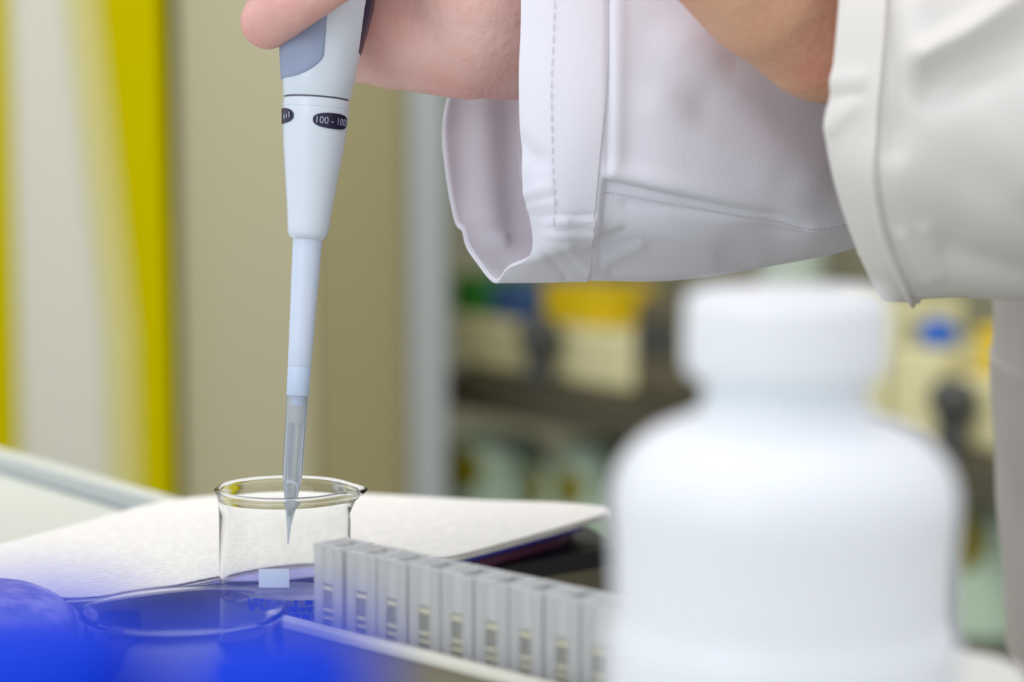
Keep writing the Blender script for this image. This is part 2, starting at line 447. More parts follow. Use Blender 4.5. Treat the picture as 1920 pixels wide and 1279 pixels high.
# ================================================================== PAPERS AND FOLDERS
def crossgrid(rows, nu, nv):
    """rows: list of rows of (px,py,d) -> dense world grid"""
    A = np.array([[P(*p)[:] for p in row] for row in rows])
    def interp(A, n):     # along axis 0
        out = []
        K = A.shape[0]
        for i in range(n + 1):
            t = i / n * (K - 1); j = min(int(t), K - 2); t -= j
            p0 = A[max(j - 1, 0)]; p1 = A[j]; p2 = A[j + 1]; p3 = A[min(j + 2, K - 1)]
            out.append(0.5 * ((2 * p1) + (-p0 + p2) * t + (2 * p0 - 5 * p1 + 4 * p2 - p3) * t * t + (-p0 + 3 * p1 - 3 * p2 + p3) * t ** 3))
        return np.array(out)
    B = interp(A, nv); B = interp(B.transpose(1, 0, 2), nu).transpose(1, 0, 2)
    return B          # (nv+1, nu+1, 3)
def grid_obj(name, B, m, parent=None, origin=None, uv=False, close=False):
    nv, nu = B.shape[0], B.shape[1]
    vs = B.reshape(-1, 3).tolist()
    fs = [(j * nu + i, j * nu + i + 1, (j + 1) * nu + i + 1, (j + 1) * nu + i) for j in range(nv - 1) for i in range(nu - 1)]
    if close:
        fs += [(j * nu + nu - 1, j * nu, (j + 1) * nu, (j + 1) * nu + nu - 1) for j in range(nv - 1)]
    o = mk(name, vs, fs, m, parent, origin)
    if uv:
        ul = o.data.uv_layers.new(name='UVMap')
        for lp in o.data.loops:
            vi = lp.vertex_index
            ul.data[lp.index].uv = ((vi % nu) / (nu - 1), (vi // nu) / (nv - 1))
    return o
far = [(-160, 1060, .84), (0, 1022, .865), (140, 985, .90), (290, 945, .945), (400, 931, .962), (550, 924, .97), (700, 928, .965), (900, 939, .95), (1050, 944, .94), (1140, 952, .93)]
mid = [(-160, 1092, .80), (0, 1066, .82), (140, 1042, .845), (290, 1008, .875), (400, 992, .885), (550, 983, .89), (700, 980, .895), (900, 968, .91), (1050, 958, .925), (1140, 958, .927)]
near = [(-160, 1120, .765), (0, 1112, .772), (140, 1122, .765), (290, 1105, .775), (400, 1084, .786), (520, 1066, .80), (660, 1058, .815), (815, 1050, .832), (965, 1014, .868), (1140, 964, .922)]
OR = Pz(560, 1000, BENCH_Z)
pap = thing('paper_stack', 'stack of printed white sheets curling at its right corner, behind the beaker', 'papers', OR)
B = crossgrid([far, mid, near], 90, 40)
top = grid_obj('top_sheet', B, M['paper'], pap, OR, uv=True); solid(top, 0.0004, -1)
for k, dz in enumerate((0.0006, 0.0010, 0.0015)):
    B2 = B.copy(); B2[..., 2] -= dz
    sh = (0.002, -0.001, 0.003)[k]
    B2[..., 0] += sh * 0.6; B2[..., 1] += sh * 0.5
    o = grid_obj('sheet', B2, M['paper'], pap, OR, uv=True); solid(o, 0.0003, 0)
B3 = crossgrid([[(330, 1082, .80), (420, 1074, .80), (520, 1062, .812), (610, 1056, .824), (690, 1052, .835)],
                [(330, 1094, .788), (420, 1080, .792), (520, 1078, .797), (610, 1064, .812), (690, 1062, .822)],
                [(330, 1104, .783), (420, 1092, .787), (520, 1090, .79), (610, 1082, .802), (690, 1078, .812)]], 40, 16)
o = grid_obj('curled_page', B3, mat('blue_shade_page', srgb(172, 168, 214), .7), pap, OR); solid(o, 0.0005, 0)  # lilac puts the page's shade and the blue cap's reflection into its colour
# folders lying under the papers
def slab(name, label, corners, z_bot, z_top, m, bend=None):
    c = sum((Vector(q) for q in corners), Vector()) / 4
    n = 24
    vs = []; fs = []
    def pt(u, v, z):
        a = Vector(corners[0]).lerp(Vector(corners[1]), u); b = Vector(corners[3]).lerp(Vector(corners[2]), u)
        q = a.lerp(b, v); q.z = z + (bend(u, v) if bend else 0); return q
    for z in (z_bot, z_top):
        for j in range(n + 1):
            for i in range(n + 1):
                vs.append(pt(i / n, j / n, z))
    s = (n + 1) ** 2
    for j in range(n):
        for i in range(n):
            a = j * (n + 1) + i; fs.append((a, a + n + 1, a + n + 2, a + 1)); fs.append((s + a, s + a + 1, s + a + n + 2, s + a + n + 1))
    for i in range(n):
        a = i; fs.append((a, a + 1, s + a + 1, s + a)); a = n * (n + 1) + i; fs.append((a + 1, a, s + a, s + a + 1))
        a = i * (n + 1); fs.append((a + n + 1, a, s + a, s + a + n + 1)); a = i * (n + 1) + n; fs.append((a, a + n + 1, s + a + n + 1, s + a))
    o = mk(name, vs, fs, m, None, (c.x, c.y, z_bot), True, 40); o.location = (c.x, c.y, z_bot)
    b = o.modifiers.new('bevel', 'BEVEL'); b.width = 0.0006; b.segments = 2; b.limit_method = 'ANGLE'
    tag(o, label, 'folder'); return o
def zc(px, py, z):
    q = Pz(px, py, z); return (q.x, q.y, 0)
zt = BENCH_Z
slab('ring_binder', 'black folder at the bottom of the pile under the papers', [zc(690, 1112, zt + .006), zc(1165, 1031, zt + .006), zc(1090, 985, zt + .006), zc(560, 985, zt + .006)], zt + .0002, zt + .0075, M['folder_black'])
slab('folder', 'dark maroon folder between the black and the blue folder', [zc(690, 1116, zt + .010), zc(1050, 1015, zt + .010), zc(1075, 995, zt + .010), zc(560, 990, zt + .010)], zt + .0077, zt + .0115, M['folder_red'])
slab('folder', 'bright dark blue folder directly under the white papers', [zc(690, 1102, zt + .0130), zc(1092, 989, zt + .0130), zc(1070, 975, zt + .0130), zc(560, 985, zt + .0130)], zt + .0117, zt + .0158, M['folder_blue'])
# rolled page edges of an open journal, lower left
roll = thing('open_journal', 'open journal with bulging curled page edges at the lower left corner', 'journal', Pz(20, 1170, BENCH_Z))
rows = []
for k in range(5):
    t = k / 4
    rows.append([(-220, 1092 + 20 * t, .735 - .0 * t), (-60, 1086 + 22 * t, .735), (30, 1086 + 26 * t, .735), (90, 1096 + 26 * t, .735), (130, 1122 + 22 * t, .735), (150, 1160 + 12 * t, .735)])
ja = [(-220, 1080, .80), (-60, 1082, .80), (30, 1090, .79), (100, 1112, .78), (150, 1150, .77), (178, 1188, .76)]
jb = [(-220, 1088, .735), (-60, 1086, .735), (30, 1088, .733), (92, 1108, .730), (130, 1140, .727), (150, 1192, .722)]
jc = [(-220, 1125, .70), (-60, 1120, .70), (30, 1124, .70), (88, 1140, .70), (122, 1165, .70), (140, 1205, .70)]
jd = [(-220, 1160, .70), (-60, 1156, .70), (30, 1160, .70), (80, 1172, .70), (112, 1190, .70), (126, 1230, .70)]
JB = crossgrid([ja, jb, jc, jd], 40, 24)
JB[..., 2] = np.maximum(JB[..., 2], BENCH_Z + .0075)
nv_, nu_ = JB.shape[:2]
bot_ = JB.copy(); bot_[..., 2] = BENCH_Z + .0042
vs = JB.reshape(-1, 3).tolist() + bot_.reshape(-1, 3).tolist(); K_ = nv_ * nu_; fs = []
for j in range(nv_ - 1):
    for i in range(nu_ - 1):
        a = j * nu_ + i; fs += [(a, a + 1, a + nu_ + 1, a + nu_), (K_ + a, K_ + a + nu_, K_ + a + nu_ + 1, K_ + a + 1)]
edge = [i for i in range(nu_)] + [j * nu_ + nu_ - 1 for j in range(1, nv_)] + [(nv_ - 1) * nu_ + i for i in range(nu_ - 2, -1, -1)] + [j * nu_ for j in range(nv_ - 2, 0, -1)]
for a, b in zip(edge, edge[1:] + edge[:1]): fs.append((b, a, K_ + a, K_ + b))
mk('page_block', vs, fs, M['paper_edge'], roll, roll.location)
jc_ = JB.reshape(-1, 3).mean(0)
ext = JB.reshape(-1, 3); lo_, hi_ = ext.min(0), ext.max(0)
MB().box(((lo_[0] + hi_[0]) / 2, (lo_[1] + hi_[1]) / 2, BENCH_Z + .0021), (hi_[0] - lo_[0] + .006, hi_[1] - lo_[1] + .004, .004)).obj('journal_cover', mat('lilac_cover', srgb(120, 122, 190), .5), roll, roll.location, bevel=.001)

# ================================================================== GLASS DISH
dc = P(345, 1138, 0.672); DH = dc.z - BENCH_Z; dc.z = BENCH_Z
RD = 0.0275
prof = smooth_prof([(0.0001, 0), (RD - .006, 0), (RD - .002, .002), (RD, .007), (RD, DH * .6), (RD, DH - .002)], 3) + \
       [(RD + .0013, DH - .0008), (RD + .0011, DH), (RD, DH + .0002)] + [(RD - .0018, DH - .002), (RD - .0018, DH * .6), (RD - .0018, .008), (RD - .005, .003), (0.0001, .002)]
dish = MB().lathe(prof, 72).obj('glass_dish', M['dish_glass'], None, None, True, 50)
dish.location = dc
tag(dish, 'low clear glass dish with blurred thick rim left of the beaker', 'dish')

# ================================================================== CUVETTES AND RACK
UR = Vector((0.70, -0.714, 0)).normalized(); NR = Vector((-UR.y, UR.x, 0))   # NR points away from camera right
c0 = P(650, 1024, .702); CT = c0.z
PITCH_C = 0.01335
CH = 0.045
rz = math.atan2(UR.y, UR.x)
rack_o = Vector((c0.x, c0.y, BENCH_Z)) + UR * 0.055
rack = thing('cuvette_rack', 'cream plastic rack holding the row of cuvettes, beside the white bottle', 'rack', rack_o, rz)
RZ = 0.0305; RL = 0.150; RWd = 0.0145; x0 = -0.055 - 0.0135; x1 = x0 + RL
floor_z = CT - CH - BENCH_Z
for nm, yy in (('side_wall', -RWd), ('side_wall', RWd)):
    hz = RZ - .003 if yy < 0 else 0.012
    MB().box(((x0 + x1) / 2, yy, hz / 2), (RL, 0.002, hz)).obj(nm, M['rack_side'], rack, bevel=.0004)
for xx in (x0, x1):
    MB().box((xx, 0, .006), (0.002, 2 * RWd - .002, .012)).obj('end_wall', M['rack'], rack, bevel=.0004)
MB().box(((x0 + x1) / 2, 0, floor_z / 2), (RL - .002, 2 * RWd - .002, floor_z)).obj('base', M['rack'], rack)
lip = MB()
lip.box(((x0 + x1) / 2, -RWd * 1.02, RZ - .0015), (RL + .005, .0042, .003))
lip.obj('rim', M['rack_rim'], rack, bevel=.0009)
for k in range(11):
    xx = -0.055 + PITCH_C * (k - 0.5)
    MB().box((xx, 0, floor_z + .005), (0.0006, 2 * RWd - .0022, 0.010)).obj('divider', M['rack'], rack)
NTH = ['first (farthest left)', 'second', 'third', 'fourth', 'fifth', 'sixth', 'seventh', 'eighth', 'ninth', 'tenth']
def make_cuvette(label):
    t = thing('cuvette', label, 'cuvette', group='frosted cuvettes standing in the rack')
    w, th, te = 0.00625, 0.0012, 0.0036
    b = MB()
    # two solid end walls (facing along the row)
    for s in (-1, 1):
        b.box((s * (w - te / 2), 0, CH / 2), (te, 2 * w, CH))
    # two windowed faces: stiles left and right of the slot, top and bottom pieces
    sw = 0.0023; zb, ztp = 0.012, CH - 0.0105
    for s in (-1, 1):
        y = s * (w - th / 2)
        for q in (-1, 1):
            cx = q * (sw + (w - te)) / 2; ww = (w - te) - sw
            b.box((cx, y, CH / 2), (ww, th, CH))
        b.box((0, y, (CH + ztp) / 2), (2 * sw, th, CH - ztp)); b.box((0, y, zb / 2), (2 * sw, th, zb))
    b.box((0, 0, 0.001), (2 * w - 2 * te, 2 * w - 2 * th, 0.002))
    b.obj('cuvette_body', M['frost'], t, bevel=.0008)
    for s in (-1, 1):
        MB().box((0, s * (w - th * .6), (zb + ztp) / 2), (2 * sw, 0.0005, ztp - zb)).obj('optical_window', M['window'], t)
    mk_ = MB()
    for zz, hh in ((.0332, .0012), (.0268, .0009), (.0245, .0008)):
        for s in (-1, 1): mk_.box((0, s * (w - th * .3), zz), (2 * sw - .0004, .0004, hh))
    mk_.obj('moulded_line', M['mark'], t)
    rim = MB()
    for s in (-1, 1):
        rim.box((s * (w - .0007), 0, CH + .0003), (.0014, 2 * w + .0004, .0006)); rim.box((0, s * (w - .0007), CH + .0003), (2 * w - .0028, .0014, .0006))
    rim.obj('top_rim', M['frost'], t)
    return t
proto = make_cuvette('x')
for k in range(10):
    if k == 0: o = proto
    else:
        o = proto.copy(); COL.objects.link(o)
        for ch in list(proto.children):
            c = ch.copy(); COL.objects.link(c); c.parent = o
    p = Vector((c0.x, c0.y, 0)) + UR * (PITCH_C * k + (0 if k else -.0012))
    o.location = (p.x, p.y, BENCH_Z + floor_z + .0001); o.rotation_euler = (0, 0, rz + R((0, 1.5, -1, .8, -.6, 1, -1.2, .5, 0, 1)[k]))
    where = {0: ', nearest the beaker', 8: ', half hidden by the white bottle', 9: ', behind the white bottle'}.get(k, '')
    o['label'] = f'frosted plastic cuvette, {NTH[k]} from the left in the rack{where}'

# ================================================================== WHITE BOTTLE
bd = 0.418; sc_ = bd / FPX
bx = P(1474, 545, bd)
btop = bx.z - BENCH_Z
bloc = Vector((bx.x, bx.y, BENCH_Z))
bottle = thing('reagent_bottle', 'large white plastic bottle with white screw cap, blurred in the right foreground', 'bottle', bloc)
def zb_(py): return btop - (py - 545) * sc_ / cs
rows = [(770, 167), (778, 175), (790, 205), (812, 252), (840, 288), (880, 316), (930, 329), (990, 327), (1040, 324), (1100, 323), (1150, 323), (1166, 325), (1185, 331), (1215, 334), (1400, 334)]
prof = [(r * sc_, zb_(y)) for y, r in rows]
zn = zb_(700)
prof = [(152 * sc_, zn), (152 * sc_, zb_(740)), (158 * sc_, zb_(758))] + prof
prof = [(r, z) for r, z in smooth_prof(prof, 4)]
prof += [(334 * sc_, .004), (328 * sc_, .0012), (318 * sc_, 0), (0.0001, 0)]
MB().lathe(prof, 96).obj('bottle_body', M['hdpe'], bottle, None, True, 40)
cp = [(0.0001, btop), (168 * sc_, btop), (180 * sc_, btop - .0006), (188 * sc_, zb_(556)), (191 * sc_, zb_(572)), (191 * sc_, zb_(660)), (189 * sc_, zb_(690)), (180 * sc_, zb_(704)), (158 * sc_, zb_(715)), (153 * sc_, zb_(735)), (151 * sc_, zb_(735)), (151 * sc_, zb_(700))]
def ribs(p, a, r, z):
    if r > 187 * sc_ and z > zb_(695) and z < zb_(575):
        k = 1 + 0.006 * math.cos(a * 60); p.x *= k; p.y *= k
    return p
cpd = []
for i in range(len(cp) - 1):
    cpd.append(cp[i])
    cpd.append(((cp[i][0] + cp[i + 1][0]) / 2, (cp[i][1] + cp[i + 1][1]) / 2))
cpd.append(cp[-1])
MB().lathe(cpd, 240, None, False, ribs).obj('screw_cap', M['hdpe'], bottle, None, True, 40)

# small jar behind the bottle, lower right
jq = P(1745, 1250, 0.50); jh = jq.z - BENCH_Z
jar = thing('small_jar', 'small warm white lidded jar behind the big bottle at the lower right edge', 'jar', (jq.x, jq.y, BENCH_Z))
rj = 0.0205
MB().lathe([(0.0001, 0), (rj - .002, 0), (rj, .002), (rj, jh - .016), (rj - .003, jh - .013), (rj - .003, jh - .011), (0.0001, jh - .011)], 64).obj('jar_body', M['jar'], jar, None, True, 40)
MB().lathe([(rj - .002, jh - .012), (rj - .0005, jh - .0122), (rj - .0003, jh - .002), (rj - .002, jh - .0003), (rj - .006, jh), (0.0001, jh)], 64).obj('jar_lid', M['jar'], jar, None, True, 40)

# ================================================================== BLUE CAPPED TUBES (very close to the lens)
def tube(px, py, d, r, label):
    q = P(px, py, d); h = q.z - BENCH_Z
    t = thing('capped_tube', label, 'tube', (q.x, q.y, BENCH_Z), 0, 'blue capped tubes in the near foreground')
    MB().lathe([(0.0001, 0), (r * .8, 0), (r * .86, .001), (r * .86, h - .016), (0.0001, h - .016)], 48).obj('tube_body', M['tube'], t, None, True, 40)
    def rb(p, a, rr, z):
        if rr > r * .97: 
            k = 1 + .015 * math.cos(a * 30); p.x *= k; p.y *= k
        return p
    MB().lathe([(r * .88, h - .0185), (r * .98, h - .0185), (r, h - .017), (r, h - .004), (r, h - .002), (r * .95, h - .0004), (r * .86, h), (0.0001, h)], 120, None, False, rb).obj('screw_cap', M['cap_blue'], t, None, True, 40)
tube(50, 1150, 0.198, 0.0106, 'blurred bright blue tube cap at the lower left corner')
tube(512, 1176, 0.194, 0.0084, 'blurred bright blue tube cap in front of the cuvette rack')

# ================================================================== BACKGROUND, left: cupboard
CY0 = 3.55
def fr_box(name, px0, px1, py0, py1, Y, depth, m, parent, bev=.003, z0=None, z1=None, taper=0):
    a = Py(px0, py0, Y); b = Py(px1, py1, Y)
    zt_ = a.z if z1 is None else z1; zb2 = b.z if z0 is None else z0
    x0_, x1_ = a.x, b.x
    v = [(x0_ + taper, Y, zb2), (x1_, Y, zb2), (x1_, Y + depth, zb2), (x0_ + taper, Y + depth, zb2), (x0_, Y, zt_), (x1_, Y, zt_), (x1_, Y + depth, zt_), (x0_, Y + depth, zt_)]
    mb = MB(); mb.add(v, [(0, 3, 2, 1), (4, 5, 6, 7), (0, 1, 5, 4), (1, 2, 6, 5), (2, 3, 7, 6), (3, 0, 4, 7)])
    return mb.obj(name, m, parent, parent.location if parent else None, bevel=bev)
m_panel = mat('pale_door', srgb(204, 204, 190), 0.5)
m_yel = mat('yellow_door_trim', srgb(186, 174, 0), 0.8, Specular_IOR_Level=0.0)
m_ypale = mat('painted_yellow_glow', srgb(198, 192, 122), 0.7)
m_khaki = mat('khaki_door', srgb(174, 169, 138), 0.55)
m_khaki2 = mat('olive_panel', srgb(142, 134, 94), 0.55)
m_post = mat('grey_metal_post', srgb(152, 158, 158), 0.45)
cup = thing('cupboard', 'pale tall cupboard door framed by vertical yellow trims, blurred at the left', 'cupboard', (Py(120, 600, CY0).x, CY0, 0))
fr_box('door', 12, 215, 0, 0, CY0 + .01, .30, m_panel, cup, z0=.02, z1=2.2)
fr_box('yellow_trim', -120, 14, 0, 0, CY0, .31, m_yel, cup, z0=.02, z1=2.2, taper=0)
a0 = Py(186, 0, CY0); a1 = Py(262, 930, CY0); b0 = Py(303, 0, CY0); b1 = Py(326, 930, CY0)
def at_z(p, q, z): t = (z - p.z) / (q.z - p.z); return p.x + (q.x - p.x) * t
zl, zh = 0.02, 2.2
v = []
for yy in (CY0, CY0 + .31):
    for z in (zl, zh):
        xl = a1.x if z == zl else at_z(a0, a1, 1.6); xr = b1.x if z == zl else at_z(b0, b1, 1.6)
        v += [(xl, yy, z), (xr, yy, z)]
v = []
for (z, xl, xr) in ((zl, a1.x + .01, b1.x), (.70, a1.x, b1.x), (a0.z, a0.x, b0.x), (zh, a0.x, b0.x)):
    v += [(xl, CY0 - .02, z), (xr, CY0 - .02, z), (xr, CY0 + .30, z), (xl, CY0 + .30, z)]
fs = [(0, 3, 2, 1), (12, 13, 14, 15)]
for i in range(3):
    for k in range(4): fs.append((i * 4 + k, i * 4 + (k + 1) % 4, i * 4 + 4 + (k + 1) % 4, i * 4 + 4 + k))
mb = MB(); mb.add(v, fs); mb.obj('yellow_trim', m_yel, cup, cup.location, bevel=.003)
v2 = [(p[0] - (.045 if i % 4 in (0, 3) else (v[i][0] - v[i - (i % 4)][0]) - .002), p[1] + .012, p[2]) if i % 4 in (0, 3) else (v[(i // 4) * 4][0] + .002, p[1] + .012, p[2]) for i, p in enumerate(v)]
mb = MB(); mb.add(v2, fs); mb.obj('yellow_glow_strip', m_ypale, cup, cup.location, bevel=.003)  # added strip: the trim's soft yellow glow painted as a pale band
loc = cabx = Py(560, 600, CY0)
kh = thing('metal_cabinet', 'tall khaki cabinet with two doors, blurred behind the pipette', 'cabinet', (loc.x, CY0, 0))
o1 = fr_box('door', 328, 580, 0, 0, CY0 + .02, .03, m_khaki, kh, z0=.05, z1=2.15)
o2 = fr_box('door', 584, 764, 0, 0, CY0 + .02, .03, m_khaki2, kh, z0=.05, z1=2.15)
fr_box('cabinet_body', 330, 764, 0, 0, CY0 + .05, .40, m_khaki2, kh, z0=.0, z1=2.2)
fr_box('handle', 446, 470, 60, 205, CY0 - .012, .032, mat('grey_green_handle', srgb(128, 130, 108), .5), o1, bev=.008)
for o in kh.children_recursive:
    if o.name.startswith('handle'): pass

# ================================================================== BACKGROUND, right: shelf unit running along U
SO = Py(845, 600, 3.75); SO.z = 0
UB = U.copy(); NB = Vector((-N.x, -N.y, 0))     # NB faces the camera side
shelf = thing('shelf_unit', 'open olive grey laboratory shelf unit with grey post, blurred beyond the bottle', 'shelf', (SO.x, SO.y, 0), UANG)
def onS(px, py, back=0.0):
    """local s and z where the ray of a pixel meets the shelf front plane pushed back"""
    a = P(px, py, 1.0) - CAM
    n = Vector((N.x, N.y, 0)); o = Vector((SO.x, SO.y, 0)) + n * back
    t = (o - CAM).dot(n) / a.dot(n); q = CAM + a * t
    return (q - Vector((SO.x, SO.y, 0))).dot(U), q.z
m_olive = mat('olive_back_panel', srgb(140, 137, 112), 0.7)
m_dark = mat('dark_shelf_board', srgb(72, 68, 52), 0.6)
m_beige = mat('beige_instrument', srgb(212, 206, 160), 0.5)
def sbox(mb, s0, s1, n0, n1, z0, z1): mb.box(((s0 + s1) / 2, (n0 + n1) / 2, (z0 + z1) / 2), (s1 - s0, n1 - n0, z1 - z0)); return mb
SL = onS(1990, 800)[0]
# boards: local y positive = away from the camera
z_mid = onS(980, 716)[1]
z_low = onS(1860, 1235)[1]
z_low = min(z_low, onS(1000, 1000)[1])
sbox(MB(), -.02, SL, -.02, .32, z_mid - .055, z_mid).obj('shelf_board', m_dark, shelf, bevel=.003)
sbox(MB(), -.02, SL, -.02, .32, z_low - .04, z_low).obj('shelf_board', m_dark, shelf, bevel=.003)
sbox(MB(), -.02, SL, .32, .34, 0, 2.1).obj('back_panel', m_olive, shelf)
sbox(MB(), -.02, SL, -.02, .32, 2.05, 2.1).obj('shelf_board', m_olive, shelf)
sbox(MB(), -.02, SL, .0, .32, 0, .10).obj('plinth', m_dark, shelf)
pst = Py(768, 600, 3.52).x; ps2 = Py(838, 600, 3.52).x
post = MB().box(((pst + ps2) / 2, 3.55, 1.1), (ps2 - pst, .06, 2.2)).obj('support_post', m_post, None, bevel=.006)
tag(post, 'upright grey metal post between the khaki cabinet and the shelf unit', 'post')
# pale upright tube behind the bottle cap
s0, _ = onS(1445, 500, .1); s1, _ = onS(1525, 500, .1)
def place(o, s, n, z, r=0):
    q = Vector((SO.x, SO.y, 0)) + U * s + Vector((N.x, N.y, 0)) * n
    o.location = (q.x, q.y, z); o.rotation_euler = (0, 0, UANG + r)
def instr(px0, px1, py_top, label, m, n0=.04, dep=.16, knobs=0, name='instrument', cat='instrument', panel=None, z=z_mid, screen=False):
    s0, zt2 = onS(px0, py_top, n0); s1, _ = onS(px1, py_top, n0)
    h = zt2 - z; wv = s1 - s0
    t = thing(name, label, cat); place(t, (s0 + s1) / 2, n0 + dep / 2, z)
    MB().box((0, 0, h / 2), (wv, dep, h)).obj('housing', m, t, bevel=min(.012, wv * .1))
    if panel:
        MB().box((0, -dep / 2 - .002, h * .62), (wv * .7, .006, h * .34)).obj('control_panel', panel, t, bevel=.002)
    for k in range(knobs):
        fr = Matrix.Translation(Vector(((k - (knobs - 1) / 2) * wv * .4, -dep / 2 - .002, h * .25))) @ Matrix.Rotation(R(90), 4, 'X')
        MB().lathe([(.0001, 0), (.012, 0), (.011, .012), (.0001, .012)], 24, fr).obj('knob', m_dark, t, None, True, 40)
    return t, s0, s1, h
m_grey = mat('charcoal_plastic', srgb(62, 64, 62), 0.5)
m_y = mat('yellow_plastic', srgb(222, 190, 10), 0.5)
m_g = mat('green_plastic', srgb(48, 128, 40), 0.5)
m_b = mat('steel_blue_plastic', srgb(62, 92, 140), 0.5)
m_bb = mat('bright_blue_plastic', srgb(24, 88, 180), 0.5)
m_bge2 = mat('pale_beige', srgb(196, 190, 150), 0.5)
i1 = instr(858, 985, 588, 'beige benchtop instrument under the green and blue boxes on the shelf', m_beige)
i2 = instr(1030, 1180, 606, 'beige benchtop instrument under the yellow box on the shelf', m_beige)
i3 = instr(1186, 1282, 560, 'dark olive instrument with grille left of the bottle cap', mat('dark_olive_case', srgb(92, 86, 64), .6), panel=m_grey)
i4 = instr(1560, 1655, 560, 'beige case on the shelf hidden behind the bottle cap', m_beige)
i5 = instr(1668, 1760, 650, 'beige instrument under the blue ball lid right of the bottle cap', m_beige)
i6 = instr(1775, 1905, 700, 'beige instrument with dark screen at the right, beneath the yellow box', m_beige, panel=None)
def boxon(px0, px1, py0, py1, label, m, under, n0=.05, dep=.10, name='storage_box', cat='box', round_=False):
    s0, z1 = onS(px0, py0, n0); s1, _ = onS(px1, py0, n0)
    z0 = z_mid + under[3]
    h = z1 - z0; wv = s1 - s0
    t = thing(name, label, cat); place(t, (s0 + s1) / 2, n0 + dep / 2, z0)
    if round_:
        r = wv / 2
        MB().lathe(smooth_prof([(.0001, 0), (r * .8, 0), (r, h * .35), (r * .85, h * .75), (r * .4, h), (.0001, h)], 4), 32).obj('vessel', m, t, None, True, 50)
    else:
        MB().box((0, 0, h * .38), (wv, dep, h * .76)).obj('box_body', m, t, bevel=.006)
        MB().box((0, 0, h * .88), (wv * 1.04, dep * 1.04, h * .24)).obj('lid', m, t, bevel=.005)
    return t
boxon(846, 912, 515, 575, 'green plastic box on top of the beige instrument beside the grey post', m_g, i1)
boxon(918, 990, 527, 575, 'steel blue plastic box beside the green one', m_b, i1)
boxon(1016, 1130, 530, 600, 'bright yellow plastic box below the sleeve cuff', m_y, i2)
boxon(1682, 1738, 600, 650, 'rounded bright blue vessel lid right of the bottle cap', m_bb, i5, round_=True, name='round_vessel', cat='vessel')
boxon(1832, 1905, 612, 690, 'yellow plastic box partly hidden by the hanging coat', m_y, i6)
def flaskdark(px0, px1, py0, py1, n0, label):
    s0, z1 = onS(px0, py0, n0); s1, _ = onS(px1, py0, n0); r = (s1 - s0) / 2; h = z1 - z_mid
    t = thing('dark_flask', label, 'flask'); place(t, (s0 + s1) / 2, n0 , z_mid)
    MB().lathe(smooth_prof([(.0001, 0), (r * .6, 0), (r * .62, h * .35), (r * .7, h * .5), (r, h * .68), (r * .9, h * .85), (r * .5, h), (.0001, h)], 4), 32).obj('flask_body', m_grey, t, None, True, 50)
flaskdark(985, 1038, 590, 680, .0, 'dark grey flask on a stem between the two beige instruments')
flaskdark(1752, 1822, 705, 780, .008, 'dark blue-grey flask low on the shelf right of the bottle')
flaskdark(1768, 1806, 625, 700, .255, 'dark narrow flask behind the low dark flask at the right')
# pale tall cylinder above bottle
s0, z1 = onS(1440, 430, .1); s1, _ = onS(1530, 430, .1)
t = thing('measuring_cylinder', 'tall pale grey-green cylinder rising behind the bottle cap', 'cylinder'); place(t, (s0 + s1) / 2, .1, z_mid)
r = (s1 - s0) / 2; h = z1 + .1 - z_mid
m_pale = mat('pale_green_glass', srgb(168, 182, 168), .3)
MB().lathe([(.0001, 0), (r * 1.5, 0), (r * 1.5, .008), (r, .012), (r, h), (r * .92, h), (r * .92, .015), (.0001, .015)], 40).obj('cylinder_wall', m_pale, t, None, True, 40)
# lower shelf: green glass bottles with amber contents
m_gg = mat('sea_green_glass', srgb(176, 200, 176), 0.25)
m_amb = mat('olive_amber_content', srgb(126, 116, 8), 0.4)
def gbottle(px0, px1, py_top, label, n0, amb, content=True):
    s0, z1 = onS(px0, py_top, n0); s1, _ = onS(px1, py_top, n0); r = (s1 - s0) / 2; h = z1 - z_low
    t = thing('storage_jar', label, 'jar', group='sea green jars on the lower shelf'); place(t, (s0 + s1) / 2, n0, z_low)
    MB().lathe(smooth_prof([(.0001, 0), (r * .9, 0), (r, h * .05), (r, h * .55), (r * .98, h * .85), (r * .75, h * .95), (r * .6, h), (.0001, h)], 3), 32).obj('jar_body', m_gg, t, None, True, 50)
    if content:
        _, za = onS((px0 + px1) / 2, amb[0], n0 - r); _, zb3 = onS((px0 + px1) / 2, amb[1], n0 - r)
        za -= z_low; zb3 = max(zb3 - z_low, .004)
        zz = (za + zb3) / 2; hh = (za - zb3) / 2
        vs, fs2 = [], []
        nn = 20
        for j in range(9):
            ph = -math.pi / 2 + math.pi * j / 8
            for i in range(nn + 1):
                an = R(-90) + R(40) * (i / nn * 2 - 1) * math.cos(ph)
                vs.append((r * 1.02 * math.cos(an), r * 1.02 * math.sin(an), zz + hh * math.sin(ph)))
        for j in range(8):
            for i in range(nn):
                a = j * (nn + 1) + i; fs2.append((a, a + 1, a + nn + 2, a + nn + 1))
        o = mk('amber_label', vs, fs2, m_amb, t); solid(o, .003, 1)
gbottle(872, 990, 800, 'sea green jar with amber spot nearest the grey post', .10, (850, 935))
gbottle(1008, 1052, 868, 'narrow sea green jar with amber spot, second from the post', .08, (878, 960))
gbottle(1070, 1150, 818, 'sea green jar with amber spot left of the white bottle', .10, (890, 960))
gbottle(1800, 1905, 935, 'tall sea green jar low at the right beside the coat', .10, (960, 1080))

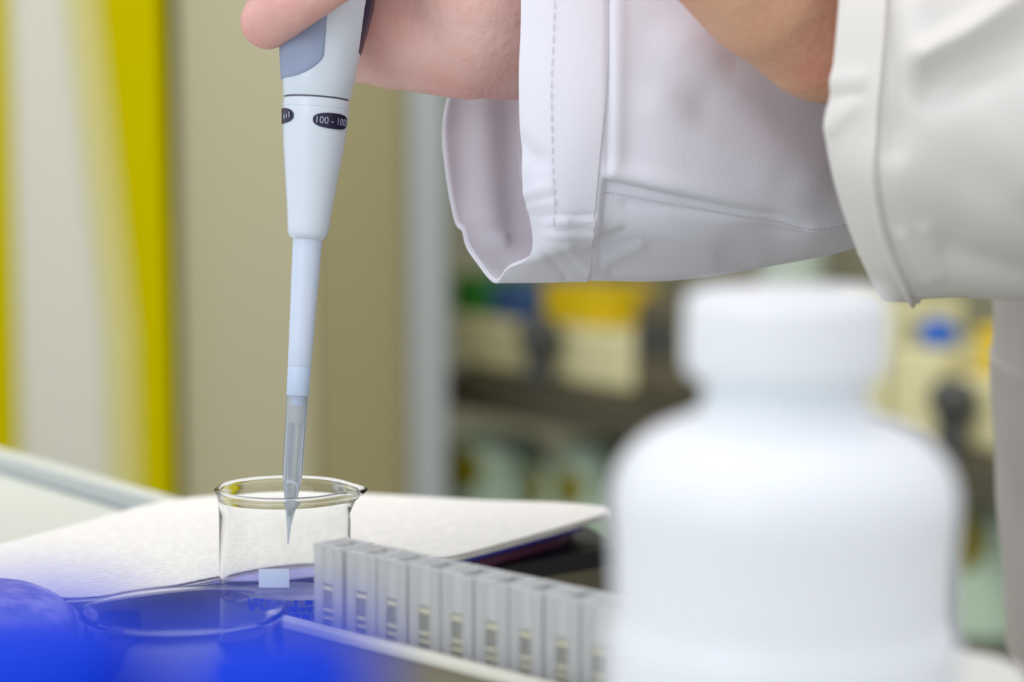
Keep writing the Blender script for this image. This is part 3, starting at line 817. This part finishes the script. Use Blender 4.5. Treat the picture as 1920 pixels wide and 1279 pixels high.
# ================================================================== PERSON
person = thing('person', 'person in a white lab coat standing at the right, gripping the pipette, arms crossing', 'person', (0.31, 0.93, 0.0))
PO = Vector(person.location)
def capsule_mesh(segs, n=20):
    """segs: list of (p, q, rp, rq, squash vector or None) -> joined closed tapered capsules"""
    mb = MB()
    for sg in segs:
        p, q, rp, rq = sg[:4]
        sq = sg[4] if len(sg) > 4 else None       # (axis, factor): scale along axis
        p = Vector(p); q = Vector(q); d = q - p; L = d.length; d = d.normalized() if L > 1e-6 else Vector((0, 0, 1))
        a = d.orthogonal().normalized(); b = d.cross(a)
        prof = []
        for i in range(7):
            t = -math.pi / 2 + math.pi / 2 * i / 6; prof.append((rp * math.cos(t) + 1e-5, rp * math.sin(t)))
        for i in range(1, 5): t = i / 5; prof.append((rp + (rq - rp) * t, L * t))
        for i in range(7):
            t = math.pi / 2 * i / 6; prof.append((rq * math.cos(t) + 1e-5, L + rq * math.sin(t)))
        fr = Matrix(((a.x, b.x, d.x, p.x), (a.y, b.y, d.y, p.y), (a.z, b.z, d.z, p.z), (0, 0, 0, 1)))
        fn = None
        k = len(mb.v)
        mb.lathe(prof, n, fr)
        if sq:
            ax, fac = Vector(sq[0]).normalized(), sq[1]
            for i in range(k, len(mb.v)):
                v = mb.v[i]; t = (v - p).dot(d); c = p + d * t
                off = v - c; mb.v[i] = c + off - ax * off.dot(ax) * (1 - fac)
    return mb
def remeshed(mb, voxel, iters, factor=0.5):
    me = bpy.data.meshes.new('tmp'); me.from_pydata([tuple(v) for v in mb.v], [], mb.f); me.update()
    o = bpy.data.objects.new('tmp', me); COL.objects.link(o)
    r = o.modifiers.new('r', 'REMESH'); r.mode = 'VOXEL'; r.voxel_size = voxel
    s = o.modifiers.new('s', 'SMOOTH'); s.iterations = iters; s.factor = factor
    dg = bpy.context.evaluated_depsgraph_get(); out = bpy.data.meshes.new_from_object(o.evaluated_get(dg))
    bpy.data.objects.remove(o)
    vs = [v.co.copy() for v in out.vertices]; fs = [tuple(p.vertices) for p in out.polygons]
    return vs, fs
# --- right arm (far), hand round the pipette
el1 = Vector((0.215, 0.935, 1.125)); sh1 = Vector((0.315, 1.09, 1.40))
el2 = Vector((0.285, 0.725, 1.105)); sh2 = Vector((0.315, 0.745, 1.40))
def seg(a, b, ra, rb, sq=None):
    t = (P(*a), P(*b), ra * .001, rb * .001)
    return t + ((sq,) if sq else ())
hand1 = [
    seg((1120, 6, .80), (900, 22, .787), 26, 24), seg((1120, -40, .80), (900, -40, .787), 25, 24), seg((900, 61, .786), (1120, 66, .80), 21.5, 23),
    # palm
    seg((880, 92, .785), (742, 84, .789), 16.8, 14.5), seg((735, 96, .794), (676, 100, .796), 13.2, 10),
    seg((900, 40, .787), (655, 50, .799), 21, 12), seg((900, 0, .787), (650, -60, .801), 20, 12.5), seg((900, -40, .787), (640, -170, .801), 20, 13),
    seg((900, -80, .787), (640, -285, .801), 20, 13), seg((890, -60, .785), (775, -190, .787), 19, 16), seg((770, 20, .794), (720, -150, .796), 16, 16),
]
# fingers: behind the pipette, round its left side, and back across its front
for k, (yy, r0, xr) in enumerate(((57, 9.0, 2), (-62, 9.3, -14), (-172, 9.5, -16), (-285, 9.3, -8))):
    a = (650, yy - 6, .794); b = (505 + xr, yy - 26, .783); c = (500 + xr, yy - 16, .758); d = (556, yy - 52, .742); e = (640 + 10 * k, yy - 100, .7405)
    hand1 += [seg(a, b, r0 + 1.2, r0), seg(b, c, r0, r0 - .1), seg(c, d, r0 - .1, r0 - .6), seg(d, e, r0 - .6, r0 - 1.6)]
# thumb over the top on the plunger
hand1 += [seg((860, -120, .78), (740, -330, .768), 17, 13), seg((740, -330, .768), (690, -520, .762), 12, 10.5), seg((690, -520, .762), (660, -668, .762), 10, 8.5)]
# forearm
hand1 += [(P(1115, 5, .80), el1, .028, .040)]
# --- left arm (near)
hand2 = [
    (P(1600, 10, .72), el2, .0300, .040),
    seg((1560, 22, .715), (1460, -42, .705), 27, 25), seg((1600, 12, .72), (1560, 22, .715), 28, 27.5), seg((1460, -42, .705), (1375, -118, .695), 26, 24),
    seg((1375, -118, .695), (1310, -240, .688), 24, 20), seg((1400, -170, .69), (1330, -300, .688), 22, 18),
    seg((1320, -130, .69), (1255, -290, .685), 17, 11), seg((1320, -160, .69), (1310, -330, .688), 16, 11), seg((1400, -180, .69), (1370, -360, .69), 15, 11), seg((1420, -160, .69), (1430, -350, .69), 15, 10),
]
for (a, b, c, d) in (((1255, -290, .685), (1205, -390, .70), (1190, -450, .72), (1200, -490, .74)), ((1310, -330, .688), (1270, -450, .70), (1250, -520, .722), (1255, -555, .745)),
                     ((1370, -360, .69), (1345, -490, .70), (1325, -560, .72), (1325, -600, .742)), ((1430, -350, .69), (1420, -450, .70), (1410, -510, .72), (1405, -545, .735))):
    hand2 += [seg(a, b, 9.3, 8.6), seg(b, c, 8.6, 8), seg(c, d, 8, 7)]
hand2 += [seg((1400, -60, .69), (1280, -120, .70), 15, 12), seg((1280, -120, .70), (1200, -230, .715), 11.5, 10), seg((1200, -230, .715), (1165, -320, .725), 10, 8.5)]
arms = capsule_mesh(hand1 + hand2, 24)
av, af = remeshed(arms, 0.0021, 5, .5)
# --- torso, head, legs (hidden by the coat or outside the frame)
tc = Vector((0.325, 0.925, 0))
def T(x, y, z): return (tc.x + x, tc.y + y, z)
body = [
    (el1, sh1, .040, .050), (el2, sh2, .040, .050),
    (T(0, -.12, 1.38), T(0, .12, 1.38), .062, .062), (T(0, -.06, 1.28), T(0, .06, 1.28), .10, .10), (T(.0, -.05, 1.1), T(0, .05, 1.1), .095, .095), (T(.01, -.06, .97), T(.01, .06, .97), .105, .105),
    (T(.008, 0, 1.40), T(-.004, 0, 1.55), .060, .056), (T(.022, 0, 1.665), T(-.012, 0, 1.672), .084, .080, ((0, 1, 0), .90)),
    (T(-.02, 0, 1.625), T(-.035, 0, 1.585), .068, .052, ((0, 1, 0), .88)), (T(-.055, -.012, 1.548), T(-.055, .012, 1.548), .030, .030), (T(-.02, -.035, 1.575), T(-.02, .035, 1.575), .034, .034),
    (T(-.088, -.030, 1.672), T(-.088, .030, 1.672), .010, .010), (T(-.088, 0, 1.665), T(-.106, 0, 1.622), .008, .0115), (T(-.098, -.012, 1.619), T(-.098, .012, 1.619), .008, .008),
    (T(-.072, -.038, 1.615), T(-.072, -.030, 1.63), .018, .018), (T(-.072, .038, 1.615), T(-.072, .030, 1.63), .018, .018),
    (T(-.084, -.018, 1.594), T(-.084, .018, 1.594), .0065, .0065), (T(-.083, -.014, 1.583), T(-.083, .014, 1.583), .007, .007),
    (T(.012, -.080, 1.625), T(.022, -.086, 1.665), .010, .014), (T(.012, .080, 1.625), T(.022, .086, 1.665), .010, .014),
    (T(.01, -.09, .95), T(-.005, -.10, .50), .082, .055), (T(.01, .09, .95), T(-.005, .10, .50), .082, .055),
    (T(-.005, -.10, .50), T(.02, -.105, .09), .055, .038), (T(-.005, .10, .50), T(.02, .105, .09), .055, .038),
    (T(.03, -.105, .04), T(-.13, -.12, .032), .036, .03), (T(.03, .105, .04), T(-.13, .12, .032), .036, .03),
]
bv, bf = remeshed(capsule_mesh(body, 24), 0.009, 3, .5)
k = len(av)
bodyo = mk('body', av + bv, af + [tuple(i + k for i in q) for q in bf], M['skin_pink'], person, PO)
# eyes and hair, well above the frame
em = mat('eye', (.05, .04, .03), .2)
for s in (-1, 1):
    MB().lathe(smooth_prof([(.0001, -.011), (.008, -.007), (.011, 0), (.008, .007), (.0001, .011)], 3), 20, Matrix.Translation(Vector(T(-.0765, s * .031, 1.651)))).obj('eye', em, person, PO, True)
hb = MB(); hp = []
for i in range(13):
    t = -0.75 + (math.pi / 2 + .75) * i / 12; hp.append((.0905 * math.cos(t) + 1e-5, .100 * math.sin(t)))
hb.lathe(hp, 40, Matrix.Translation(Vector(T(.030, 0, 1.680))))
hb.obj('hair', mat('brown_hair', (.06, .035, .02), .6), person, PO, True)

# --- cloth lofts
ANG = [-15, 8, 30, 55, 74, 90, 110, 132, 160, 185, 215, 248, 275, 312]
def ring(C, nearv, downv):
    C = Vector(C); nv = Vector(nearv); dv = Vector(downv)
    return [tuple(C + nv * math.cos(R(a)) + dv * math.sin(R(a))) for a in ANG]
def loopP(l): return [tuple(P(*p)) for p in l]
def dense(loops, nu, nv, ts=None):
    A = np.array(loops)              # K,14,3
    K = A.shape[0]
    out = []
    for i in range(nu + 1):
        t = ts[i]; j = min(int(t), K - 2); t -= j
        p0 = A[max(j - 1, 0)]; p1 = A[j]; p2 = A[j + 1]; p3 = A[min(j + 2, K - 1)]
        out.append(0.5 * ((2 * p1) + (-p0 + p2) * t + (2 * p0 - 5 * p1 + 4 * p2 - p3) * t * t + (-p0 + 3 * p1 - 3 * p2 + p3) * t ** 3))
    A = np.array(out); m = A.shape[1]
    out = []
    for i in range(nv):
        t = i / nv * m; j = int(t); t -= j
        p0 = A[:, (j - 1) % m]; p1 = A[:, j % m]; p2 = A[:, (j + 1) % m]; p3 = A[:, (j + 2) % m]
        out.append(0.5 * ((2 * p1) + (-p0 + p2) * t + (2 * p0 - 5 * p1 + 4 * p2 - p3) * t * t + (-p0 + 3 * p1 - 3 * p2 + p3) * t ** 3))
    return np.array(out).transpose(1, 0, 2)      # nu+1, nv, 3
def grid_normals(B):
    du = np.gradient(B, axis=0)
    dv = np.roll(B, -1, axis=1) - np.roll(B, 1, axis=1)
    n = np.cross(du, dv); n /= np.linalg.norm(n, axis=-1, keepdims=True) + 1e-12
    c = B.mean(axis=1, keepdims=True)
    s = np.sign((n * (B - c)).sum(-1).mean())
    return n * s
def sstep(x): x = np.clip(x, 0, 1); return x * x * (3 - 2 * x)
def creases(B, n, lst, near_only=True):
    x, y = pix(B)
    facing = (n * (np.array(CAM) - B)).sum(-1) > 0
    D = np.zeros(x.shape)
    for (x0, y0, x1, y1, wd, amp) in lst:
        dx, dy = x1 - x0, y1 - y0; L2 = dx * dx + dy * dy
        t = np.clip(((x - x0) * dx + (y - y0) * dy) / L2, 0, 1)
        dist = np.hypot(x - x0 - t * dx, y - y0 - t * dy)
        D += amp * np.exp(-(dist / wd) ** 2) * facing
    return D
def far_creases(B, n, uf, lst):
    x, y = pix(B)
    away = ((n * (np.array(CAM) - B)).sum(-1) < 0) & (uf < 1.6)[:, None]
    D = np.zeros(x.shape)
    for (x0, y0, x1, y1, wd, amp) in lst:
        dx, dy = x1 - x0, y1 - y0; t = np.clip(((x - x0) * dx + (y - y0) * dy) / (dx * dx + dy * dy), 0, 1)
        D += amp * np.exp(-(np.hypot(x - x0 - t * dx, y - y0 - t * dy) / wd) ** 2) * away
    return D
def wrinkle(B, amp, sc):
    D = np.zeros(B.shape[:2])
    for i in range(B.shape[0]):
        for j in range(B.shape[1]):
            D[i, j] = noise.noise(Vector(B[i, j]) * sc)
    return D * amp

person_coat = thing  # (keeps the name free)
# sleeve of the far (right) arm
L0 = loopP([(977, -10, .750), (973, 160, .745), (982, 320, .748), (1001, 462, .758), (952, 500, .772), (926, 525, .785), (886, 472, .80), (859, 410, .815), (834, 270, .835), (845, 170, .84), (870, 0, .845), (900, -160, .83), (940, -230, .79), (968, -150, .76)])
L1 = loopP([(1040, -10, .747), (1035, 160, .742), (1040, 320, .744), (1042, 452, .752), (1010, 500, .770), (985, 524, .787), (955, 490, .805), (925, 420, .82), (900, 270, .84), (905, 170, .845), (925, 0, .85), (955, -160, .835), (1000, -235, .79), (1030, -150, .76)])
L2 = loopP([(1140, -10, .747), (1136, 160, .742), (1122, 326, .744), (1112, 430, .753), (1108, 492, .772), (1100, 522, .79), (1080, 490, .81), (1060, 420, .83), (1040, 270, .845), (1045, 170, .85), (1060, 0, .855), (1080, -160, .84), (1110, -240, .80), (1135, -150, .765)])
L3 = loopP([(1290, -10, .752), (1290, 160, .746), (1290, 360, .748), (1285, 445, .758), (1280, 495, .778), (1280, 517, .797), (1270, 485, .82), (1260, 410, .84), (1250, 270, .855), (1250, 170, .86), (1250, 0, .865), (1260, -170, .85), (1270, -270, .81), (1285, -170, .77)])
L4 = loopP([(1440, -10, .765), (1440, 160, .758), (1440, 386, .758), (1440, 440, .767), (1440, 478, .784), (1440, 494, .803), (1440, 465, .83), (1440, 400, .85), (1440, 270, .87), (1440, 170, .875), (1440, 0, .88), (1440, -190, .865), (1440, -300, .83), (1440, -190, .785)])
L5 = loopP([(1620, -20, .785), (1620, 150, .778), (1615, 385, .778), (1612, 420, .782), (1610, 442, .795), (1610, 450, .82), (1620, 425, .85), (1620, 370, .87), (1620, 250, .89), (1620, 150, .895), (1620, 0, .90), (1620, -200, .885), (1620, -330, .85), (1620, -200, .805)])
e1d = (sh1 - el1).normalized()
L6 = ring(Vector((.17, .895, 1.112)), (.035, -.045, 0), (.012, .012, -.066))
L7 = ring(el1 + Vector((.022, .018, -.010)), (.025, -.062, .02), (.052, .03, -.052))
L8 = ring(el1.lerp(sh1, .25), (.025, -.064, .02), (.058, .03, -.02))
L9 = ring(el1.lerp(sh1, .65), (.02, -.068, .025), (.062, .02, -.022))
L10 = ring(sh1 + Vector((0, -.012, .012)), (.0, -.047, -.047), (.072, .0, 0))
L11 = ring(sh1 + Vector((0, -.085, .004)), (.0, 0, -.062), (.064, .0, 0))
loops1 = [L0, L1, L2, L3, L4, L5, L6, L7, L8, L9, L10, L11]
NU1, NV = 360, 336
ufrac = np.interp(np.arange(NU1 + 1) / NU1, [0, .17, .34, .82, 1], [0, 1, 2, 5, 11])
B1 = dense(loops1, NU1, NV, ufrac)
n1 = grid_normals(B1)
vfrac = np.arange(NV) / NV * 14
x1, y1 = pix(B1)
# the fold: below the seam line the cloth lies deeper
stepv = sstep((vfrac - 2.0) / 0.10) * (1 - sstep((vfrac - 3.3) / 1.3))
stepu = sstep((ufrac - 2.02) / 0.12) * (1 - sstep((ufrac - 3.0) / 2.2))
D = -0.0034 * stepu[:, None] * stepv[None, :]
D += 0.0016 * (np.exp(-((vfrac - 1.93) / .10) ** 2))[None, :] * stepu[:, None]
D += creases(B1, n1, [
    (1160, 0, 1156, 300, 16, .0009), (1142, 0, 1140, 320, 7, -.0014), (1215, 60, 1180, 300, 45, -.0010), (1290, 90, 1500, 330, 60, .0030), (1330, 200, 1560, 250, 50, -.0030),
    (1240, 200, 1420, 320, 40, .0012), (1120, 420, 1330, 480, 26, .0013), (1180, 390, 1500, 428, 16, -.0008), (1380, 120, 1560, 170, 40, -.002), (1150, 505, 1400, 500, 14, -.0008),
    (975, 270, 1010, 300, 20, -.0012), (985, 405, 1110, 398, 5, -.0006), (985, 388, 1040, 378, 5, .0006), (990, 440, 1108, 432, 7, .0007), (1010, 485, 1120, 470, 14, -.0008), (1000, 420, 1060, 412, 5, .0006), (1045, 405, 1110, 412, 6, .0006), (1060, 455, 1105, 500, 9, .0008), (1020, 470, 1060, 515, 8, -.0007), (990, 360, 1030, 350, 10, .0007), (1120, 500, 1200, 470, 12, .0009), (1110, 470, 1170, 440, 10, -.0008),
])
D += wrinkle(B1, .0026, 15) + wrinkle(B1, .0008, 32) + wrinkle(B1, .0003, 60)
D += far_creases(B1, n1, ufrac, [(905, 200, 930, 440, 34, -.0020), (862, 210, 868, 400, 24, .0010), (860, 432, 940, 452, 12, -.0016), (955, 180, 960, 420, 30, .0012)])
damp = sstep((ufrac - .3) / 0.9)[:, None]; inb = (sstep((vfrac - 2.2) / .5) * (1 - sstep((vfrac - 5.6) / .6)))[None, :]
D *= 1 - inb * (1 - damp)
B1 = B1 + n1 * D[..., None]
for _ in range(4):            # relax the cloth at the folded corner of the cuff
    wgt = (np.exp(-((np.hypot(x1 - 960, y1 - 492)) / 42) ** 2) * 0.5)[..., None]
    Lp = (np.roll(B1, 1, 1) + np.roll(B1, -1, 1)) / 2
    B1 = B1 + (Lp - B1) * wgt
iu_c = int(np.argmin(abs(ufrac - 2)))              # cuff up to loop 2
sleeve1 = grid_obj('sleeve', B1[5:], M['coat_white'], person, PO, close=True); solid(sleeve1, .0010, 0)
n1b = grid_normals(B1)
cuffB = B1[:iu_c + 1] + n1b[:iu_c + 1] * 0.0010
cuff1 = grid_obj('cuff', cuffB, M['coat_white'], sleeve1, PO, close=True); solid(cuff1, .0011, -1)
def stitches(B, n, path, m, parent, lift=.0016, every=2, rad=.00011, name='stitching'):
    """path: list of (iu, jv) grid positions; short thread dashes along it"""
    mb = MB(); pts = [Vector(B[i, j % B.shape[1]] + n[i, j % B.shape[1]] * lift) for i, j in path]
    k = 0; L = 0
    for a, b in zip(pts[:-1], pts[1:]):
        k += 1
        if k % every: 
            d = (b - a); 
            if d.length < 1e-6: continue
            q = d.to_track_quat('Z', 'Y').to_matrix()
            mb.box((a + b) / 2, (rad * 2, rad * 2, d.length * .9), q)
    return mb.obj(name, m, parent, PO)
iu_s = int(np.argmin(abs(ufrac - 1)))
jv_end = int(NV * 2.75 / 14)
pathc = [(iu_s, j) for j in range(-40, jv_end)]
stitches(B1, n1b, pathc, M['stitch'], sleeve1, .0016, 3)
stitches(B1, n1b, [(i, jv_end) for i in range(iu_s, iu_c)], M['stitch'], sleeve1, .0016, 3)
jf = int(NV * 2.32 / 14)
stitches(B1, n1b, [(i, jf) for i in range(iu_c + 3, int(NU1 * .82))], M['stitch'], sleeve1, .0008, 3)

# sleeve of the near (left) arm
R0 = loopP([(1575, -10, .672), (1563, 130, .667), (1549, 235, .667), (1564, 330, .671), (1600, 440, .682), (1655, 551, .70), (1680, 530, .73), (1650, 410, .76), (1620, 270, .775), (1605, 150, .78), (1595, 0, .775), (1590, -150, .75), (1590, -210, .72), (1580, -130, .69)])
R1 = loopP([(1655, -10, .668), (1648, 130, .663), (1640, 235, .663), (1640, 330, .666), (1658, 440, .678), (1706, 553, .70), (1720, 530, .735), (1700, 410, .765), (1690, 270, .78), (1690, 150, .785), (1680, 0, .78), (1670, -160, .75), (1670, -220, .72), (1660, -130, .69)])
R2 = loopP([(1760, -10, .667), (1755, 130, .661), (1750, 235, .660), (1750, 330, .665), (1765, 440, .680), (1790, 549, .705), (1810, 520, .745), (1800, 410, .77), (1800, 270, .785), (1800, 150, .79), (1790, 0, .785), (1780, -180, .755), (1780, -240, .72), (1765, -150, .69)])
R3 = loopP([(1960, -20, .672), (1950, 130, .664), (1945, 240, .662), (1945, 340, .668), (1950, 450, .683), (1960, 546, .71), (1970, 510, .75), (1970, 400, .775), (1970, 260, .79), (1970, 140, .795), (1970, -10, .79), (1970, -200, .76), (1970, -260, .72), (1965, -160, .69)])
R4 = ring(Vector((.215, .722, 1.100)), (.0, -.055, 0), (.0, .0, -.068))
R5 = ring(el2 + Vector((.0, 0, -.012)), (.0, -.060, 0.0), (.045, .0, -.055))
R6 = ring(el2 + Vector((.008, 0, .03)), (.0, -.062, .0), (.064, .0, -.022))
R7 = ring(el2.lerp(sh2, .5), (.0, -.066, .0), (.066, .0, -.008))
R8 = ring(sh2 + Vector((0, .008, .012)), (.0, -.047, .047), (.072, .0, 0))
R9 = ring(sh2 + Vector((0, .085, .004)), (.0, 0, .062), (.064, .0, 0))
loops2 = [R0, R1, R2, R3, R4, R5, R6, R7, R8, R9]
NU2 = 300
uf2 = np.interp(np.arange(NU2 + 1) / NU2, [0, .30, .85, 1], [0, 1, 3.2, 9])
B2 = dense(loops2, NU2, NV, uf2); n2 = grid_normals(B2)
D = creases(B2, n2, [
    (1715, 20, 1725, 115, 50, .0035), (1728, 112, 1930, -5, 24, .0060), (1750, 168, 1930, 75, 42, -.0055), (1760, 160, 1900, 320, 60, .0020), (1700, 250, 1780, 420, 50, -.0016),
    (1570, 152, 1612, 150, 16, .0009), (1570, 184, 1608, 182, 16, -.0009), (1560, 236, 1600, 196, 18, .0010), (1668, -120, 1676, 280, 20, -.0022), (1690, 440, 1730, 520, 14, .0012), (1735, 430, 1760, 510, 14, .0010),
    (1700, 330, 1900, 420, 60, .0018), (1780, 470, 1920, 500, 26, -.0012), (1850, 180, 1930, 330, 40, .0018),
])
D += wrinkle(B2, .0024, 16) + wrinkle(B2, .0008, 32) + wrinkle(B2, .0003, 60)
B2 = B2 + n2 * D[..., None]
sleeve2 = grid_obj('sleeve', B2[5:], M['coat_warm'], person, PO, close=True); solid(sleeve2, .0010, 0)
n2b = grid_normals(B2)
ic2 = int(np.argmin(abs(uf2 - 1)))
lift = 0.0013 + 0.0018 * np.exp(-((np.arange(ic2 + 1) - ic2) / 6.0) ** 2)
cuff2 = grid_obj('cuff', B2[:ic2 + 1] + n2b[:ic2 + 1] * lift[:, None, None], M['coat_warm'], sleeve2, PO, close=True); solid(cuff2, .0020, -1)

# --- coat body
def cring(z, xl, ax_, ay, cx_=None):
    """ellipse ring, xl = x of its front (leftmost) point"""
    return [(xl + ax_ - ax_ * math.cos(R(a)), PO.y - .005 - ay * math.sin(R(a)), z) for a in range(0, 360, 10)]
def xz(px, py, d=.915): q = P(px, py, d); return q.x, q.z
rows = []
for px, py in ((1966, 1400), (1956, 1279), (1942, 1100), (1928, 900), (1910, 700)):
    x, z = xz(px, py); rows.append((z, x, .145, .195))
x, z = xz(1904, 545); rows.append((z, x + .001, .140, .19))
rows = [(.45, .150, .20, .25), (.70, .185, .165, .22)] + rows
rows += [(1.20, .185, .145, .185), (1.30, .195, .135, .180), (1.37, .215, .115, .172), (1.42, .235, .09, .150), (1.46, .255, .075, .09), (1.475, .262, .068, .072)]
rings = np.array([cring(z, xl, a, b) for z, xl, a, b in rows])
K = rings.shape[0]
def cat0(A, n):
    out = []
    for i in range(n + 1):
        t = i / n * (A.shape[0] - 1); j = min(int(t), A.shape[0] - 2); t -= j
        p0 = A[max(j - 1, 0)]; p1 = A[j]; p2 = A[j + 1]; p3 = A[min(j + 2, A.shape[0] - 1)]
        out.append(0.5 * ((2 * p1) + (-p0 + p2) * t + (2 * p0 - 5 * p1 + 4 * p2 - p3) * t * t + (-p0 + 3 * p1 - 3 * p2 + p3) * t ** 3))
    return np.array(out)
CB = cat0(rings, 120)
CB = cat0(np.concatenate([CB, CB[:, :1]], axis=1).transpose(1, 0, 2), 144).transpose(1, 0, 2)[:, :-1]
nC = grid_normals(CB)
CB = CB + nC * (wrinkle(CB * np.array([1, 1, .45]), .003, 9) + wrinkle(CB, .0012, 30))[..., None]
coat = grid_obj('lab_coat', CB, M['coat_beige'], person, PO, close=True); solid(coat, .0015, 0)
# patch pocket at the front
nC = grid_normals(CB)
zz = CB[:, 0, 2]; i0 = int(np.argmin(abs(zz - xz(1860, 1330)[1]))); i1_ = int(np.argmin(abs(zz - xz(1860, 692)[1])))
cols = list(range(-14, 34))
PB = np.array([[CB[i, j] + nC[i, j] * .0008 for j in cols] for i in range(i0, i1_ + 1)])
pk = grid_obj('pocket', PB, M['coat_beige'], coat, PO); solid(pk, .0012, 0)
cl = MB(); cl.lathe([(.070, -.012), (.066, .030), (.074, .034), (.088, .006), (.092, -.016)], 40, Matrix.Translation(Vector(T(.004, 0, 1.475))), True)
cl.obj('collar', M['coat_beige'], coat, PO, True, 60)
# trousers and shoes below the coat
tr = capsule_mesh([(T(.01, -.09, .92), T(-.005, -.10, .50), .095, .075), (T(.01, .09, .92), T(-.005, .10, .50), .095, .075),
                   (T(-.005, -.10, .50), T(.02, -.105, .14), .075, .065), (T(-.005, .10, .50), T(.02, .105, .14), .075, .065)], 24)
tv, tf = remeshed(tr, .012, 2)
mk('trousers', tv, tf, mat('dark_trousers', (.03, .035, .05), .8), person, PO)
for s in (-1, 1):
    sm = capsule_mesh([(T(.04, s * .105, .048), T(-.14, s * .12, .044), .046, .044)], 20)
    for v in sm.v: v.z = max(v.z, .001)
    sm.obj('shoe', mat('black_shoe', (.02, .02, .02), .4), person, PO, True, 60)
